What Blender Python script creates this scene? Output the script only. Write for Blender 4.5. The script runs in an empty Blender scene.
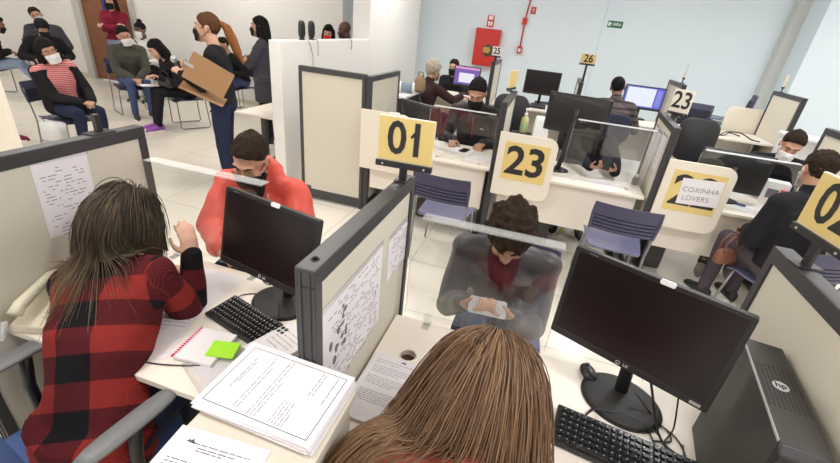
import bpy, bmesh, math, random
import numpy as np
from mathutils import Vector, Matrix, Euler
random.seed(7); NR = np.random.RandomState(5)
PI = math.pi
SC = bpy.context.scene
COL = SC.collection
R = math.radians

# ------------------------------------------------------------------ materials
MATS = {}
def mat(name, col, rough=.6, metal=0., noise=0., scale=20., bump=0., spec=.5, trans=0., coat=0., emit=None):
    if name in MATS: return MATS[name]
    m = bpy.data.materials.new(name); m.use_nodes = True
    nt = m.node_tree; b = nt.nodes['Principled BSDF']
    b.inputs['Base Color'].default_value = (*col, 1); b.inputs['Roughness'].default_value = rough
    b.inputs['Metallic'].default_value = metal; b.inputs['Specular IOR Level'].default_value = spec
    b.inputs['Transmission Weight'].default_value = trans; b.inputs['Coat Weight'].default_value = coat
    if emit:
        b.inputs['Emission Color'].default_value = (*emit[0], 1); b.inputs['Emission Strength'].default_value = emit[1]
    if noise or bump:
        tc = nt.nodes.new('ShaderNodeTexCoord'); n = nt.nodes.new('ShaderNodeTexNoise')
        n.inputs['Scale'].default_value = scale; n.inputs['Detail'].default_value = 3
        nt.links.new(tc.outputs['Object'], n.inputs['Vector'])
        if noise:
            mx = nt.nodes.new('ShaderNodeMix'); mx.data_type = 'RGBA'
            mx.inputs['A'].default_value = (*[c*(1-noise) for c in col], 1)
            mx.inputs['B'].default_value = (*[min(1, c*(1+noise)) for c in col], 1)
            nt.links.new(n.outputs['Fac'], mx.inputs['Factor']); nt.links.new(mx.outputs['Result'], b.inputs['Base Color'])
        if bump:
            bp = nt.nodes.new('ShaderNodeBump'); bp.inputs['Strength'].default_value = bump; bp.inputs['Distance'].default_value = .01
            nt.links.new(n.outputs['Fac'], bp.inputs['Height']); nt.links.new(bp.outputs['Normal'], b.inputs['Normal'])
    MATS[name] = m
    return m
def clear_mat(name, tint, gloss, rough=.02, white=False):
    m = bpy.data.materials.new(name); m.use_nodes = True; nt = m.node_tree; nt.nodes.clear()
    o = nt.nodes.new('ShaderNodeOutputMaterial'); t = nt.nodes.new('ShaderNodeBsdfTransparent'); t.inputs[0].default_value = (*tint, 1)
    g = nt.nodes.new('ShaderNodeBsdfDiffuse' if white else 'ShaderNodeBsdfGlossy'); g.inputs['Roughness'].default_value = rough; g.inputs[0].default_value = (.95, .95, .95, 1)
    lf = nt.nodes.new('ShaderNodeLayerWeight'); lf.inputs['Blend'].default_value = .5
    pw = nt.nodes.new('ShaderNodeMath'); pw.operation = 'POWER'; pw.inputs[1].default_value = 4; nt.links.new(lf.outputs['Facing'], pw.inputs[0])
    lw = nt.nodes.new('ShaderNodeMath'); lw.operation = 'MULTIPLY_ADD'; lw.inputs[1].default_value = .5; lw.inputs[2].default_value = gloss; nt.links.new(pw.outputs[0], lw.inputs[0])
    mx = nt.nodes.new('ShaderNodeMixShader')
    nt.links.new(lw.outputs[0], mx.inputs[0]); nt.links.new(t.outputs[0], mx.inputs[1]); nt.links.new(g.outputs[0], mx.inputs[2])
    nt.links.new(mx.outputs[0], o.inputs[0]); MATS[name] = m
    return m
def hair_mat(name, c0, c1, tip=None, z0=0, z1=1, rough=.45):
    m = bpy.data.materials.new(name); m.use_nodes = True; nt = m.node_tree; b = nt.nodes['Principled BSDF']
    b.inputs['Roughness'].default_value = rough; b.inputs['Specular IOR Level'].default_value = .35
    g = nt.nodes.new('ShaderNodeNewGeometry'); cr = nt.nodes.new('ShaderNodeMix'); cr.data_type = 'RGBA'
    cr.inputs['A'].default_value = (*c0, 1); cr.inputs['B'].default_value = (*c1, 1)
    pw = nt.nodes.new('ShaderNodeMath'); pw.operation = 'POWER'; pw.inputs[1].default_value = 2.2
    nt.links.new(g.outputs['Random Per Island'], pw.inputs[0]); nt.links.new(pw.outputs[0], cr.inputs['Factor'])
    out = cr.outputs['Result']
    if tip:   # lighter dyed ends, along the length
        tc = nt.nodes.new('ShaderNodeTexCoord'); sp = nt.nodes.new('ShaderNodeSeparateXYZ'); nt.links.new(tc.outputs['Object'], sp.inputs[0])
        mr = nt.nodes.new('ShaderNodeMapRange'); mr.inputs['From Min'].default_value = z0; mr.inputs['From Max'].default_value = z1
        mr.inputs['To Min'].default_value = 1; mr.inputs['To Max'].default_value = 0
        nt.links.new(sp.outputs[2], mr.inputs['Value'])
        mu = nt.nodes.new('ShaderNodeMath'); mu.operation = 'MULTIPLY'; nt.links.new(mr.outputs[0], mu.inputs[0]); nt.links.new(g.outputs['Random Per Island'], mu.inputs[1])
        m2 = nt.nodes.new('ShaderNodeMix'); m2.data_type = 'RGBA'; m2.inputs['B'].default_value = (*tip, 1)
        nt.links.new(out, m2.inputs['A']); nt.links.new(mu.outputs[0], m2.inputs['Factor']); out = m2.outputs['Result']
    nt.links.new(out, b.inputs['Base Color']); MATS[name] = m
    return m

M_wall = mat('wall_paint', (.80, .785, .76), .7, noise=.015, scale=3)
M_wallb = mat('wall_paint_cool', (.73, .82, .87), .7, noise=.015, scale=3)
M_wallshade = mat('wall_shade_grey', (.60, .61, .60), .7, noise=.02, scale=3)
M_lam = mat('cream_laminate', (.84, .775, .69), .38, noise=.02, scale=30, spec=.4)
M_fab = mat('partition_fabric', (.62, .58, .49), .9, noise=.05, scale=400, bump=.05)
M_board = mat('cream_board', (.80, .74, .63), .5, noise=.02, scale=20)
M_rail = mat('charcoal_frame', (.045, .043, .046), .42, noise=.08, scale=40)
M_blk = mat('black_plastic', (.018, .017, .018), .4, noise=.1, scale=90, bump=.03)
M_blkm = mat('matte_black', (.022, .021, .021), .6, noise=.1, scale=60)
M_scr = mat('dark_screen', (.012, .007, .008), .28, spec=.4)
M_case = mat('grey_black_case', (.045, .042, .038), .5, noise=.1, scale=120, bump=.05)
M_key = mat('key_plastic', (.02, .02, .022), .35)
M_paper = mat('white_paper', (.80, .765, .795), .8, noise=.01, scale=10)
M_ink = mat('grey_ink', (.17, .165, .19), .9)
M_inkd = mat('dark_ink', (.07, .07, .08), .9)
M_white = mat('white_plastic', (.82, .82, .82), .45)
M_yel = mat('yellow_label', (.76, .58, .22), .6, noise=.04, scale=15)
M_num = mat('black_numerals', (.02, .02, .02), .5)
M_blue = mat('navy_plastic', (.052, .050, .105), .42, noise=.06, scale=80)
M_blueseat = mat('slate_blue_plastic', (.125, .13, .235), .32, noise=.05, scale=60)
M_bfab = mat('blue_upholstery', (.05, .09, .24), .9, noise=.15, scale=300, bump=.05)
M_metal = mat('grey_metal', (.25, .25, .27), .35, .8)
M_chrome = mat('chrome', (.6, .6, .6), .2, 1.)
M_arm = mat('grey_armrest', (.16, .165, .17), .45, noise=.1, scale=80)
M_red = mat('red_paint', (.58, .025, .02), .4, noise=.03, scale=10)
M_pink = mat('magenta_plastic', (.75, .03, .22), .5)
M_green = mat('lime_paper', (.38, .80, .03), .7)
M_phone = mat('beige_phone', (.72, .67, .52), .4)
M_wood = mat('brown_door', (.22, .085, .035), .5, noise=.2, scale=6)
M_cobalt = mat('blue_door_edge', (.02, .08, .55), .5)
M_card = mat('brown_fibreboard', (.34, .19, .09), .7, noise=.12, scale=60)
M_silv = mat('silver_mesh', (.5, .5, .52), .35, .7)
M_tan = mat('tan_leather', (.20, .075, .045), .5, noise=.1, scale=50)
M_gold = mat('gold_print', (.75, .45, .06), .6)
M_greenl = mat('sanitiser_gel', (.58, .60, .25), .15, spec=.6)
M_labgrn = mat('pale_green_label', (.42, .55, .30), .6)
M_lamd = mat('cabinet_laminate', (.66, .60, .51), .4, noise=.02, scale=30)
M_gsign = mat('exit_green', (.015, .16, .08), .5)
M_brass = mat('grommet_dark', (.06, .025, .012), .6)
M_grey = mat('warm_grey', (.40, .39, .37), .5, noise=.04, scale=30)
M_yc = mat('yellow_cable', (.85, .75, .03), .5)
M_sil = mat('silver_print', (.55, .55, .57), .4, .3)
M_purp = mat('purple_shoe', (.30, .08, .42), .6)
M_acr = clear_mat('clear_acrylic', (.95, .96, .96), .055)
M_acre = clear_mat('acrylic_edge_sheen', (.95, .96, .96), .11, .3, True)  # white diffuse stands in for the sheen of folded and cut edges
M_film = clear_mat('clear_film', (.97, .97, .98), .06, .3)

# lit monitor screens
def screen_mat(name, kind):
    m = bpy.data.materials.new(name); m.use_nodes = True; nt = m.node_tree; b = nt.nodes['Principled BSDF']
    b.inputs['Base Color'].default_value = (.02, .02, .03, 1); b.inputs['Roughness'].default_value = .3
    tc = nt.nodes.new('ShaderNodeTexCoord'); sp = nt.nodes.new('ShaderNodeSeparateXYZ'); nt.links.new(tc.outputs['Generated'], sp.inputs[0])
    def rng(sock, a, c):
        g = nt.nodes.new('ShaderNodeMath'); g.operation = 'GREATER_THAN'; g.inputs[1].default_value = a; nt.links.new(sock, g.inputs[0])
        l = nt.nodes.new('ShaderNodeMath'); l.operation = 'LESS_THAN'; l.inputs[1].default_value = c; nt.links.new(sock, l.inputs[0])
        mu = nt.nodes.new('ShaderNodeMath'); mu.operation = 'MULTIPLY'; nt.links.new(g.outputs[0], mu.inputs[0]); nt.links.new(l.outputs[0], mu.inputs[1])
        return mu.outputs[0]
    def rect(x0, x1, y0, y1):
        mu = nt.nodes.new('ShaderNodeMath'); mu.operation = 'MULTIPLY'
        nt.links.new(rng(sp.outputs[0], x0, x1), mu.inputs[0]); nt.links.new(rng(sp.outputs[2], y0, y1), mu.inputs[1]); return mu.outputs[0]
    cur = None
    lay = {'doc': [((-1, 2, -1, 2), (.12, .12, .65)), ((.05, .78, .06, .95), (.85, .9, 1.)), ((.82, .95, .1, .9), (.25, .27, .75))],
           'form': [((-1, 2, -1, 2), (.20, .10, .42)), ((0, 1, .88, 1), (.75, .35, .65)), ((.18, .8, .12, .66), (.85, .85, .95))]}[kind]
    for rc, c in lay:
        if cur is None:
            v = nt.nodes.new('ShaderNodeRGB'); v.outputs[0].default_value = (*c, 1); cur = v.outputs[0]; continue
        mx = nt.nodes.new('ShaderNodeMix'); mx.data_type = 'RGBA'; nt.links.new(cur, mx.inputs['A']); mx.inputs['B'].default_value = (*c, 1)
        nt.links.new(rect(*rc), mx.inputs['Factor']); cur = mx.outputs['Result']
    nt.links.new(cur, b.inputs['Emission Color']); b.inputs['Emission Strength'].default_value = 1.0
    MATS[name] = m; return m
M_scrdoc = screen_mat('screen_document', 'doc'); M_scrform = screen_mat('screen_form', 'form')

def floor_mat():
    m = bpy.data.materials.new('floor_tiles'); m.use_nodes = True; nt = m.node_tree; b = nt.nodes['Principled BSDF']
    tc = nt.nodes.new('ShaderNodeTexCoord'); mp = nt.nodes.new('ShaderNodeMapping'); mp.inputs['Location'].default_value = (.83, -3.03, 0)
    nt.links.new(tc.outputs['Object'], mp.inputs[0])
    br = nt.nodes.new('ShaderNodeTexBrick'); br.offset = 0; br.squash = 1
    br.inputs['Color1'].default_value = (.78, .725, .64, 1); br.inputs['Color2'].default_value = (.76, .705, .625, 1); br.inputs['Mortar'].default_value = (.46, .40, .33, 1)
    br.inputs['Scale'].default_value = 1; br.inputs['Mortar Size'].default_value = .0035; br.inputs['Brick Width'].default_value = .885; br.inputs['Row Height'].default_value = .67
    nt.links.new(mp.outputs[0], br.inputs['Vector']); nt.links.new(br.outputs['Color'], b.inputs['Base Color'])
    b.inputs['Roughness'].default_value = .22; b.inputs['Specular IOR Level'].default_value = .4
    return m
M_floor = floor_mat()

def plaid_mat(name, sx, sz, ox, oz):
    m = bpy.data.materials.new(name); m.use_nodes = True; nt = m.node_tree; b = nt.nodes['Principled BSDF']; b.inputs['Roughness'].default_value = .95
    b.inputs['Specular IOR Level'].default_value = .15
    at = nt.nodes.new('ShaderNodeAttribute'); at.attribute_name = 'cloth'; sp = nt.nodes.new('ShaderNodeSeparateXYZ'); nt.links.new(at.outputs['Vector'], sp.inputs[0])
    def sq(sock, s, o):
        a = nt.nodes.new('ShaderNodeMath'); a.operation = 'MULTIPLY_ADD'; a.inputs[1].default_value = s; a.inputs[2].default_value = o; nt.links.new(sock, a.inputs[0])
        f = nt.nodes.new('ShaderNodeMath'); f.operation = 'FRACT'; nt.links.new(a.outputs[0], f.inputs[0])
        g = nt.nodes.new('ShaderNodeMath'); g.operation = 'GREATER_THAN'; g.inputs[1].default_value = .5; nt.links.new(f.outputs[0], g.inputs[0]); return g.outputs[0]
    a, c = sq(sp.outputs[0], sx, ox), sq(sp.outputs[1], sz, oz)
    ad = nt.nodes.new('ShaderNodeMath'); ad.operation = 'ADD'; nt.links.new(a, ad.inputs[0]); nt.links.new(c, ad.inputs[1])
    hf = nt.nodes.new('ShaderNodeMath'); hf.operation = 'MULTIPLY'; hf.inputs[1].default_value = .5; nt.links.new(ad.outputs[0], hf.inputs[0])
    r = nt.nodes.new('ShaderNodeValToRGB'); r.color_ramp.interpolation = 'CONSTANT'
    e = r.color_ramp.elements; e[0].color = (.012, .011, .014, 1); e[0].position = 0; e[1].color = (.105, .015, .019, 1); e[1].position = .25
    n = e.new(.75); n.color = (.30, .032, .030, 1)
    nt.links.new(hf.outputs[0], r.inputs[0])
    tw = nt.nodes.new('ShaderNodeTexWave'); tw.inputs['Scale'].default_value = 90; tw.inputs['Distortion'].default_value = 1.5; tw.bands_direction = 'DIAGONAL'
    nt.links.new(at.outputs['Vector'], tw.inputs['Vector'])
    mx = nt.nodes.new('ShaderNodeMix'); mx.data_type = 'RGBA'; mx.blend_type = 'MULTIPLY'; mx.inputs['Factor'].default_value = .45
    nt.links.new(r.outputs[0], mx.inputs['A']); nt.links.new(tw.outputs['Color'], mx.inputs['B']); nt.links.new(mx.outputs['Result'], b.inputs['Base Color'])
    bp = nt.nodes.new('ShaderNodeBump'); bp.inputs['Strength'].default_value = .3; bp.inputs['Distance'].default_value = .004
    nt.links.new(tw.outputs['Fac'], bp.inputs['Height']); nt.links.new(bp.outputs['Normal'], b.inputs['Normal'])
    MATS[name] = m; return m

# ------------------------------------------------------------------ mesh builder
class MB:
    def __init__(s): s.v = []; s.f = []
    def add(s, v, f):
        o = len(s.v); s.v += [tuple(p) for p in v]; s.f += [tuple(i+o for i in q) for q in f]; return s
    def box(s, c, d, rot=None, taper=1.):
        x, y, z = d[0]/2, d[1]/2, d[2]/2
        P = [(-x, -y, -z), (x, -y, -z), (x, y, -z), (-x, y, -z), (-x*taper, -y*taper, z), (x*taper, -y*taper, z), (x*taper, y*taper, z), (-x*taper, y*taper, z)]
        if rot is not None:
            m = Euler(rot).to_matrix() if not isinstance(rot, Matrix) else rot
            P = [m @ Vector(p) for p in P]
        return s.add([(p[0]+c[0], p[1]+c[1], p[2]+c[2]) for p in P], [(3, 2, 1, 0), (4, 5, 6, 7), (0, 1, 5, 4), (1, 2, 6, 5), (2, 3, 7, 6), (3, 0, 4, 7)])
    def bb(s, x0, x1, y0, y1, z0, z1): return s.box(((x0+x1)/2, (y0+y1)/2, (z0+z1)/2), (x1-x0, y1-y0, z1-z0))
    def tube(s, pts, r, n=8, cap=True):
        pts = [Vector(p) for p in pts]; k = len(pts); rs = r if hasattr(r, '__len__') else [r]*k
        t0 = (pts[1]-pts[0]).normalized(); u = t0.orthogonal().normalized(); V = []
        for i, p in enumerate(pts):
            t = (pts[min(i+1, k-1)]-pts[max(i-1, 0)]).normalized()
            u = (u - t*u.dot(t)); u = u.normalized() if u.length > 1e-6 else t.orthogonal().normalized(); w = t.cross(u)
            V += [p + (u*math.cos(2*PI*j/n)+w*math.sin(2*PI*j/n))*rs[i] for j in range(n)]
        F = [(i*n+j, i*n+(j+1) % n, (i+1)*n+(j+1) % n, (i+1)*n+j) for i in range(k-1) for j in range(n)]
        if cap: F += [tuple(range(n-1, -1, -1)), tuple((k-1)*n+j for j in range(n))]
        return s.add(V, F)
    def cyl(s, a, b, r, n=16): return s.tube([a, b], r, n)
    def loft(s, rings, cap=True):
        n = len(rings[0]); k = len(rings); V = [p for r in rings for p in r]
        F = [(i*n+j, i*n+(j+1) % n, (i+1)*n+(j+1) % n, (i+1)*n+j) for i in range(k-1) for j in range(n)]
        if cap: F += [tuple(range(n-1, -1, -1)), tuple((k-1)*n+j for j in range(n))]
        return s.add(V, F)
    def lathe(s, prof, c=(0, 0, 0), n=20, cap=True):
        return s.loft([[(c[0]+r*math.cos(2*PI*j/n), c[1]+r*math.sin(2*PI*j/n), c[2]+z) for j in range(n)] for r, z in prof], cap)
    def prism(s, poly, t, frame=None):   # poly in local xz, thickness t along local y, frame = Matrix 4x4
        n = len(poly); V = [Vector((x, -t/2, z)) for x, z in poly]+[Vector((x, t/2, z)) for x, z in poly]
        if frame is not None: V = [frame @ p for p in V]
        return s.add(V, [tuple(range(n)), tuple(range(2*n-1, n-1, -1))]+[(i, i+n, (i+1) % n+n, (i+1) % n) for i in range(n)])
    def ell(s, c, rad, rot=None, nu=16, nv=10):
        V = []; m = rot if rot is not None else Matrix.Identity(3)
        for i in range(1, nv):
            th = PI*i/nv
            for j in range(nu):
                ph = 2*PI*j/nu; V.append(Vector(c)+m @ Vector((rad[0]*math.sin(th)*math.cos(ph), rad[1]*math.sin(th)*math.sin(ph), rad[2]*math.cos(th))))
        top = len(V); V.append(Vector(c)+m @ Vector((0, 0, rad[2]))); V.append(Vector(c)-m @ Vector((0, 0, rad[2])))
        F = [(i*nu+j, (i+1)*nu+j, (i+1)*nu+(j+1) % nu, i*nu+(j+1) % nu) for i in range(nv-2) for j in range(nu)]
        F += [(top, j, (j+1) % nu) for j in range(nu)]+[(top+1, (nv-2)*nu+(j+1) % nu, (nv-2)*nu+j) for j in range(nu)]
        return s.add(V, F)
    def build(s, name, m, parent=None, bevel=0, smooth=False, kind=None, label=None, seg=2):
        me = bpy.data.meshes.new(name); me.from_pydata([tuple(p) for p in s.v], [], s.f); me.update()
        bm = bmesh.new(); bm.from_mesh(me); bmesh.ops.recalc_face_normals(bm, faces=bm.faces); bm.to_mesh(me); bm.free()
        return link(name, me, m, parent, bevel, smooth, kind, label, seg)
def link(name, me, m, parent=None, bevel=0, smooth=False, kind=None, label=None, seg=2):
    if not me.materials: me.materials.append(m)
    if smooth or bevel:
        me.polygons.foreach_set('use_smooth', [True]*len(me.polygons))
    o = bpy.data.objects.new(name, me); COL.objects.link(o)
    if bevel:
        b = o.modifiers.new('bevel', 'BEVEL'); b.width = bevel; b.segments = seg; b.limit_method = 'ANGLE'; b.angle_limit = .6; b.harden_normals = True
    if parent: o.parent = parent
    if kind: o['kind'] = kind
    if label: o['label'] = label
    return o
def thing(name, label, cat, loc=(0, 0, 0), rz=0, group=None):
    o = bpy.data.objects.new(name, None); COL.objects.link(o); o.location = loc; o.rotation_euler = (0, 0, rz); o.empty_display_size = .1
    o['label'] = label; o['category'] = cat
    if group: o['group'] = group
    return o
def tag(o, label, cat, group=None):
    o['label'] = label; o['category'] = cat
    if group: o['group'] = group
    return o
def copy_thing(o, loc, rz, label, group=None):
    def rec(a, par):
        b = a.copy(); COL.objects.link(b); b.parent = par
        for ch in a.children: rec(ch, b)
        return b
    c = rec(o, None); c.location = loc; c.rotation_euler = (0, 0, rz); c['label'] = label
    if group: c['group'] = group
    return c
def struct(name, mb, m, bevel=0): return mb.build(name, m, None, bevel, kind='structure')
def text(name, body, size, m, parent, loc, rot, ext=.0008, bold=0., xs=1., align='CENTER', label=None):
    cu = bpy.data.curves.new('t', 'FONT'); cu.body = body; cu.size = size; cu.extrude = ext; cu.offset = bold; cu.align_x = align; cu.align_y = 'CENTER'; cu.resolution_u = 3
    t = bpy.data.objects.new('t', cu); COL.objects.link(t); dg = bpy.context.evaluated_depsgraph_get()
    me = bpy.data.meshes.new_from_object(t.evaluated_get(dg)); bpy.data.objects.remove(t); bpy.data.curves.remove(cu)
    me.name = name
    for v in me.vertices: v.co.x *= xs
    me.materials.clear()
    o = link(name, me, m, parent, label=label); o.location = loc; o.rotation_euler = rot
    return o
def rrect(w, h, r, n=5, corners=(1, 1, 1, 1)):   # rounded rectangle, centred; corners: tr, tl, bl, br
    P = []
    for (sx, sy, a0), on in zip(((1, 1, 0), (-1, 1, 90), (-1, -1, 180), (1, -1, 270)), corners):
        if not on: P.append((sx*w/2, sy*h/2)); continue
        P += [(sx*(w/2-r)+r*math.cos(R(a0+90*i/n)), sy*(h/2-r)+r*math.sin(R(a0+90*i/n))) for i in range(n+1)]
    return P

# ------------------------------------------------------------------ camera, light
Hc = 1.86
pit, rol, yaw = R(26.59736), R(-6.19233), R(-14.3964)
cp, sp_, cy, sy = math.cos(pit), math.sin(pit), math.cos(yaw), math.sin(yaw)
fwd = Vector((sy*cp, cy*cp, -sp_)); rt = Vector((cy, -sy, 0)); dn = fwd.cross(rt)
r2 = rt*math.cos(rol)+dn*math.sin(rol); d2 = dn*math.cos(rol)-rt*math.sin(rol)
cam = bpy.data.cameras.new('camera'); co = bpy.data.objects.new('camera', cam); COL.objects.link(co)
mw = Matrix((( r2.x, -d2.x, -fwd.x), (r2.y, -d2.y, -fwd.y), (r2.z, -d2.z, -fwd.z))).to_4x4(); mw.translation = (0, 0, Hc)
co.matrix_world = mw; cam.sensor_width = 36; cam.lens = 36*417.6255/840; cam.clip_start = .02; SC.camera = co
SC.view_settings.view_transform = 'Standard'; SC.view_settings.look = 'None'; SC.view_settings.gamma = 1; SC.view_settings.use_curve_mapping = False
SC.view_settings.exposure = -0.10
SC.cycles.use_denoising = True
SC.cycles.max_bounces = 10; SC.cycles.diffuse_bounces = 7; SC.cycles.transparent_max_bounces = 16
w = bpy.data.worlds.new('room_light'); SC.world = w; w.use_nodes = True
w.node_tree.nodes['Background'].inputs[0].default_value = (1, .985, .96, 1); w.node_tree.nodes['Background'].inputs[1].default_value = .95

# ------------------------------------------------------------------ room shell
struct('floor', MB().bb(-13, 7, -5, 9.62, -.1, 0), M_floor)
struct('ceiling', MB().bb(-13, 7, -5, 9.62, 3.3, 3.4), mat('ceiling_paint', (.88, .88, .87), .8, noise=.01))
struct('wall_back_left', MB().bb(-12, -9.96, 7.45, 7.6, 0, 3.3).bb(-8.35, -3.72, 7.45, 7.6, 0, 3.3).bb(-9.96, -8.35, 7.45, 7.6, 2.15, 3.3), M_wall)
struct('wall_left', MB().bb(-11.2, -11.05, -5, 7.45, 0, 3.3), M_wall)
struct('wall_back_right', MB().bb(-6, 7, 9.5, 9.62, 0, 3.3), M_wallb)
struct('pillar_right', MB().bb(3.78, 7, 8.75, 9.5, 0, 3.3), M_wallb)
struct('shade_strip_right', MB().bb(3.60, 3.78, 9.3, 9.5, 0, 3.3), M_wallshade)  # grey strip carries the shade of the pillar's left face in its colour
struct('wall_full_height', MB().bb(-2.86, -2.6, 6.05, 8.36, 0, 3.3), M_wall)
struct('wall_low', MB().bb(-2.73, -2.6, 3.87, 6.05, 0, 1.557), M_wall, .004)
struct('baseboard_back', MB().bb(-8.35, -3.72, 7.435, 7.45, 0, .09).bb(-11.05, -9.96, 7.435, 7.45, 0, .09), mat('skirting', (.62, .57, .47), .5))
d = thing('door_1', '', ''); del d['label'], d['category']; d['kind'] = 'structure'; d.location = (-9.6, 7.45, 0)
MB().bb(-.36, -.16, -.06, .1, 0, 2.15).bb(-.36, 1.25, -.06, .1, 2.15, 2.25).bb(1.15, 1.25, -.06, .1, 0, 2.15).build('door_frame', mat('door_frame_grey', (.55, .54, .50), .5), d)
MB().bb(-.16, .40, .0, .045, .02, 2.15).build('door_leaf', M_wood, d, .003)
MB().bb(.40, .66, .03, .06, .02, 2.15).build('door_edge_panel', M_cobalt, d)
MB().bb(.66, 1.15, .0, .045, .02, 2.15).build('door_leaf', M_wood, d, .003)
struct('trim_1', MB().cyl((.70, 9.49, .0), (.70, 9.49, 3.3), .012, 8), M_wallb)
# ceiling luminaires, out of view; row behind the camera added to brighten the foreground
k = 0
for cx in (-9, -5.5, -2, 1.5, 4.6):
    for cyy in (-2.6, 0.4, 3.4, 6.6):
        L = thing('ceiling_light', 'unseen square flush ceiling light panel above the service hall', 'light', (cx, cyy, 3.3), 0, 'ceiling light panels')
        MB().bb(-.33, .33, -.33, .33, -.03, 0).build('light_frame', M_white, L)
        MB().bb(-.30, .30, -.30, .30, -.036, -.03).build('diffuser', mat('led_diffuser', (.9, .9, .9), .5, emit=((1, .98, .95), 3)), L)
        ld = bpy.data.lights.new('panel_light', 'AREA'); ld.shape = 'SQUARE'; ld.size = .6; ld.energy = LIGHT if 'LIGHT' in globals() else {-9: 22, -5.5: 26, -2: 41, 1.5: 44, 4.6: 34}[cx]*(.72 if cyy < 0 else 1); ld.color = (1, .975, .93) if cx < 0 else (.98, .985, 1)
        lo = bpy.data.objects.new('panel_light', ld); COL.objects.link(lo); lo.location = (cx, cyy, 3.25)
# ------------------------------------------------------------------ partitions and desks
def partition(label, x, y0, y1, h, t=.055, loc_z=0, along='y', group='grey framed desk partitions', rail=.05):
    """upright screen of cream fabric in a charcoal frame; runs along y (or x) from y0 to y1 at x"""
    L = y1-y0
    o = thing('desk_partition', label, 'partition', (x, y0, 0) if along == 'y' else (y0, x, 0), 0 if along == 'y' else -PI/2, group)
    def bb(a, b, c, d2, e, f): return MB().bb(a, b, c, d2, e, f)
    bb(-t*.36, t*.36, .03, L-.03, .10, h-rail+.005).build('fabric_panel', M_fab, o)
    bb(-t/2, t/2, 0, L, h-rail, h).build('top_rail', M_rail, o, .004)
    for s in (0, 1):
        m = MB(); a = 0 if not s else L-.035
        m.bb(-t/2, t/2, a, a+.035, 0, h-rail)
        if not s:
            for q in (-.012, .012): m.bb(q-.004, q+.004, -.004, .002, .02, h-.01)
        m.build('end_post', M_rail, o, .003)
    bb(-t/2, t/2, .035, L-.035, .02, .12).build('bottom_rail', M_rail, o, .003)
    return o
GP = 'grey framed desk partitions'
P0 = partition('grey framed partition beside the woman in the plaid cardigan, paper pinned on it', -1.70, .60, 1.43, 1.33)
P1 = partition('grey framed partition between the two front desks, carrying sign 01', -.4455, .714, 1.474, 1.33)
MB().lathe([(.0001, 1.331), (.006, 1.331), (.009, 1.3335), (.011, 1.331)], (0, .05, 0), 12).build('rail_cap', M_blkm, P1)
P2 = partition('grey framed partition carrying sign 02, beside the black computer tower', .82, .45, 1.48, 1.33)
P3 = partition('grey framed partition carrying the number 23 board', -.33, 3.63, 4.5, 1.33)
P4 = partition('grey framed partition with small 23 plate above it and papers pinned', .985, 3.63, 4.5, 1.33)
P4.rotation_euler = (0, 0, R(-4))
P5 = partition('grey framed partition behind the client in black, right of desk 22', 2.22, 3.3, 4.24, 1.41)
P6 = partition('narrow grey framed screen joined behind the empty cubicle panel', -1.62, 3.80, 4.6, 1.36)
P7 = partition('wide grey framed screen panel beside the white ledge wall', 3.82, -2.36, -1.65, 1.37, along='x')
P8 = partition('far partition with sign 25 in front of the red hydrant cabinet', -.82, 6.25, 7.0, 1.46)
P9 = partition('far partition with sign 26 behind the spare black monitor', .385, 6.25, 7.0, 1.34)
P10 = partition('far partition right of the man in the quilted jacket', 1.60, 6.25, 7.0, 1.47)
P11 = partition('far partition near the right pillar with a blank yellowish plate', 2.88, 6.2, 7.0, 1.49)
# a cream screen at the left edge, next service bay
cs = thing('cream_screen', 'tall cream screen standing at the left edge beyond the plaid woman\'s partition', 'partition', (-3.9, 2.2, 0))
MB().bb(-.9, .02, -.02, .02, .05, 1.5).build('panel', M_board, cs, .004)
MB().bb(-.85, -.05, -.16, .16, 0, .05).build('foot', M_rail, cs, .003)

def desk(label, x0, x1, y0, y1, z=.74, holes=(), panel_y=None, pz=.30, t=.026):
    o = thing('desk', label, 'desk', ((x0+x1)/2, (y0+y1)/2, 0)); W, D = x1-x0, y1-y0
    m = MB().bb(-W/2, W/2, -D/2, D/2, z-t, z); top = m.build('desk_top', M_lam, o, .004)
    if holes:
        c = MB()
        for hx, hy in holes: c.cyl((hx-(x0+x1)/2, hy-(y0+y1)/2, z-.1), (hx-(x0+x1)/2, hy-(y0+y1)/2, z+.1), .03, 24)
        co_ = c.build('cut', M_brass); co_.location = o.location; mo = top.modifiers.new('hole', 'BOOLEAN'); mo.object = co_; mo.solver = 'EXACT'
        top.modifiers.move(1, 0); dg = bpy.context.evaluated_depsgraph_get(); me = bpy.data.meshes.new_from_object(top.evaluated_get(dg))
        top.modifiers.clear(); top.data = me; bpy.data.objects.remove(co_)
        for hx, hy in holes:
            MB().lathe([(.030, -.018), (.030, .001), (.037, .0025), (.038, 0), (.038, -.002), (.0301, -.002)], (hx-(x0+x1)/2, hy-(y0+y1)/2, z), 24, False).build('grommet', M_board, o, 0, True)
            MB().lathe([(.0301, -.03), (.0301, -.028), (.0001, -.028), (.0001, -.03)], (hx-(x0+x1)/2, hy-(y0+y1)/2, z), 24).build('hole_bottom', M_brass, o)
    py = D/2-.09 if panel_y is None else panel_y
    MB().bb(-W/2+.04, W/2-.04, py-.009, py+.009, pz, z-t).build('modesty_panel', M_lam, o, .002)
    for sx in (-1, 1):
        l = MB().bb(sx*(W/2-.05)-.03, sx*(W/2-.05)+.03, -.03, .03, .04, z-t).build('leg', M_rail, o, .003)
        MB().bb(sx*(W/2-.05)-.032, sx*(W/2-.05)+.032, -D/2+.06, D/2-.06, 0, .04).build('foot', M_rail, l, .004)
    return o
desk('cream desk in front of the woman in the plaid cardigan', -1.672, -.475, .72, 1.373)
desk('cream desk with grommet hole in front of the long haired woman', -.415, .79, .72, 1.373, holes=((-.292, 1.159), (.62, 1.0)))
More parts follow.
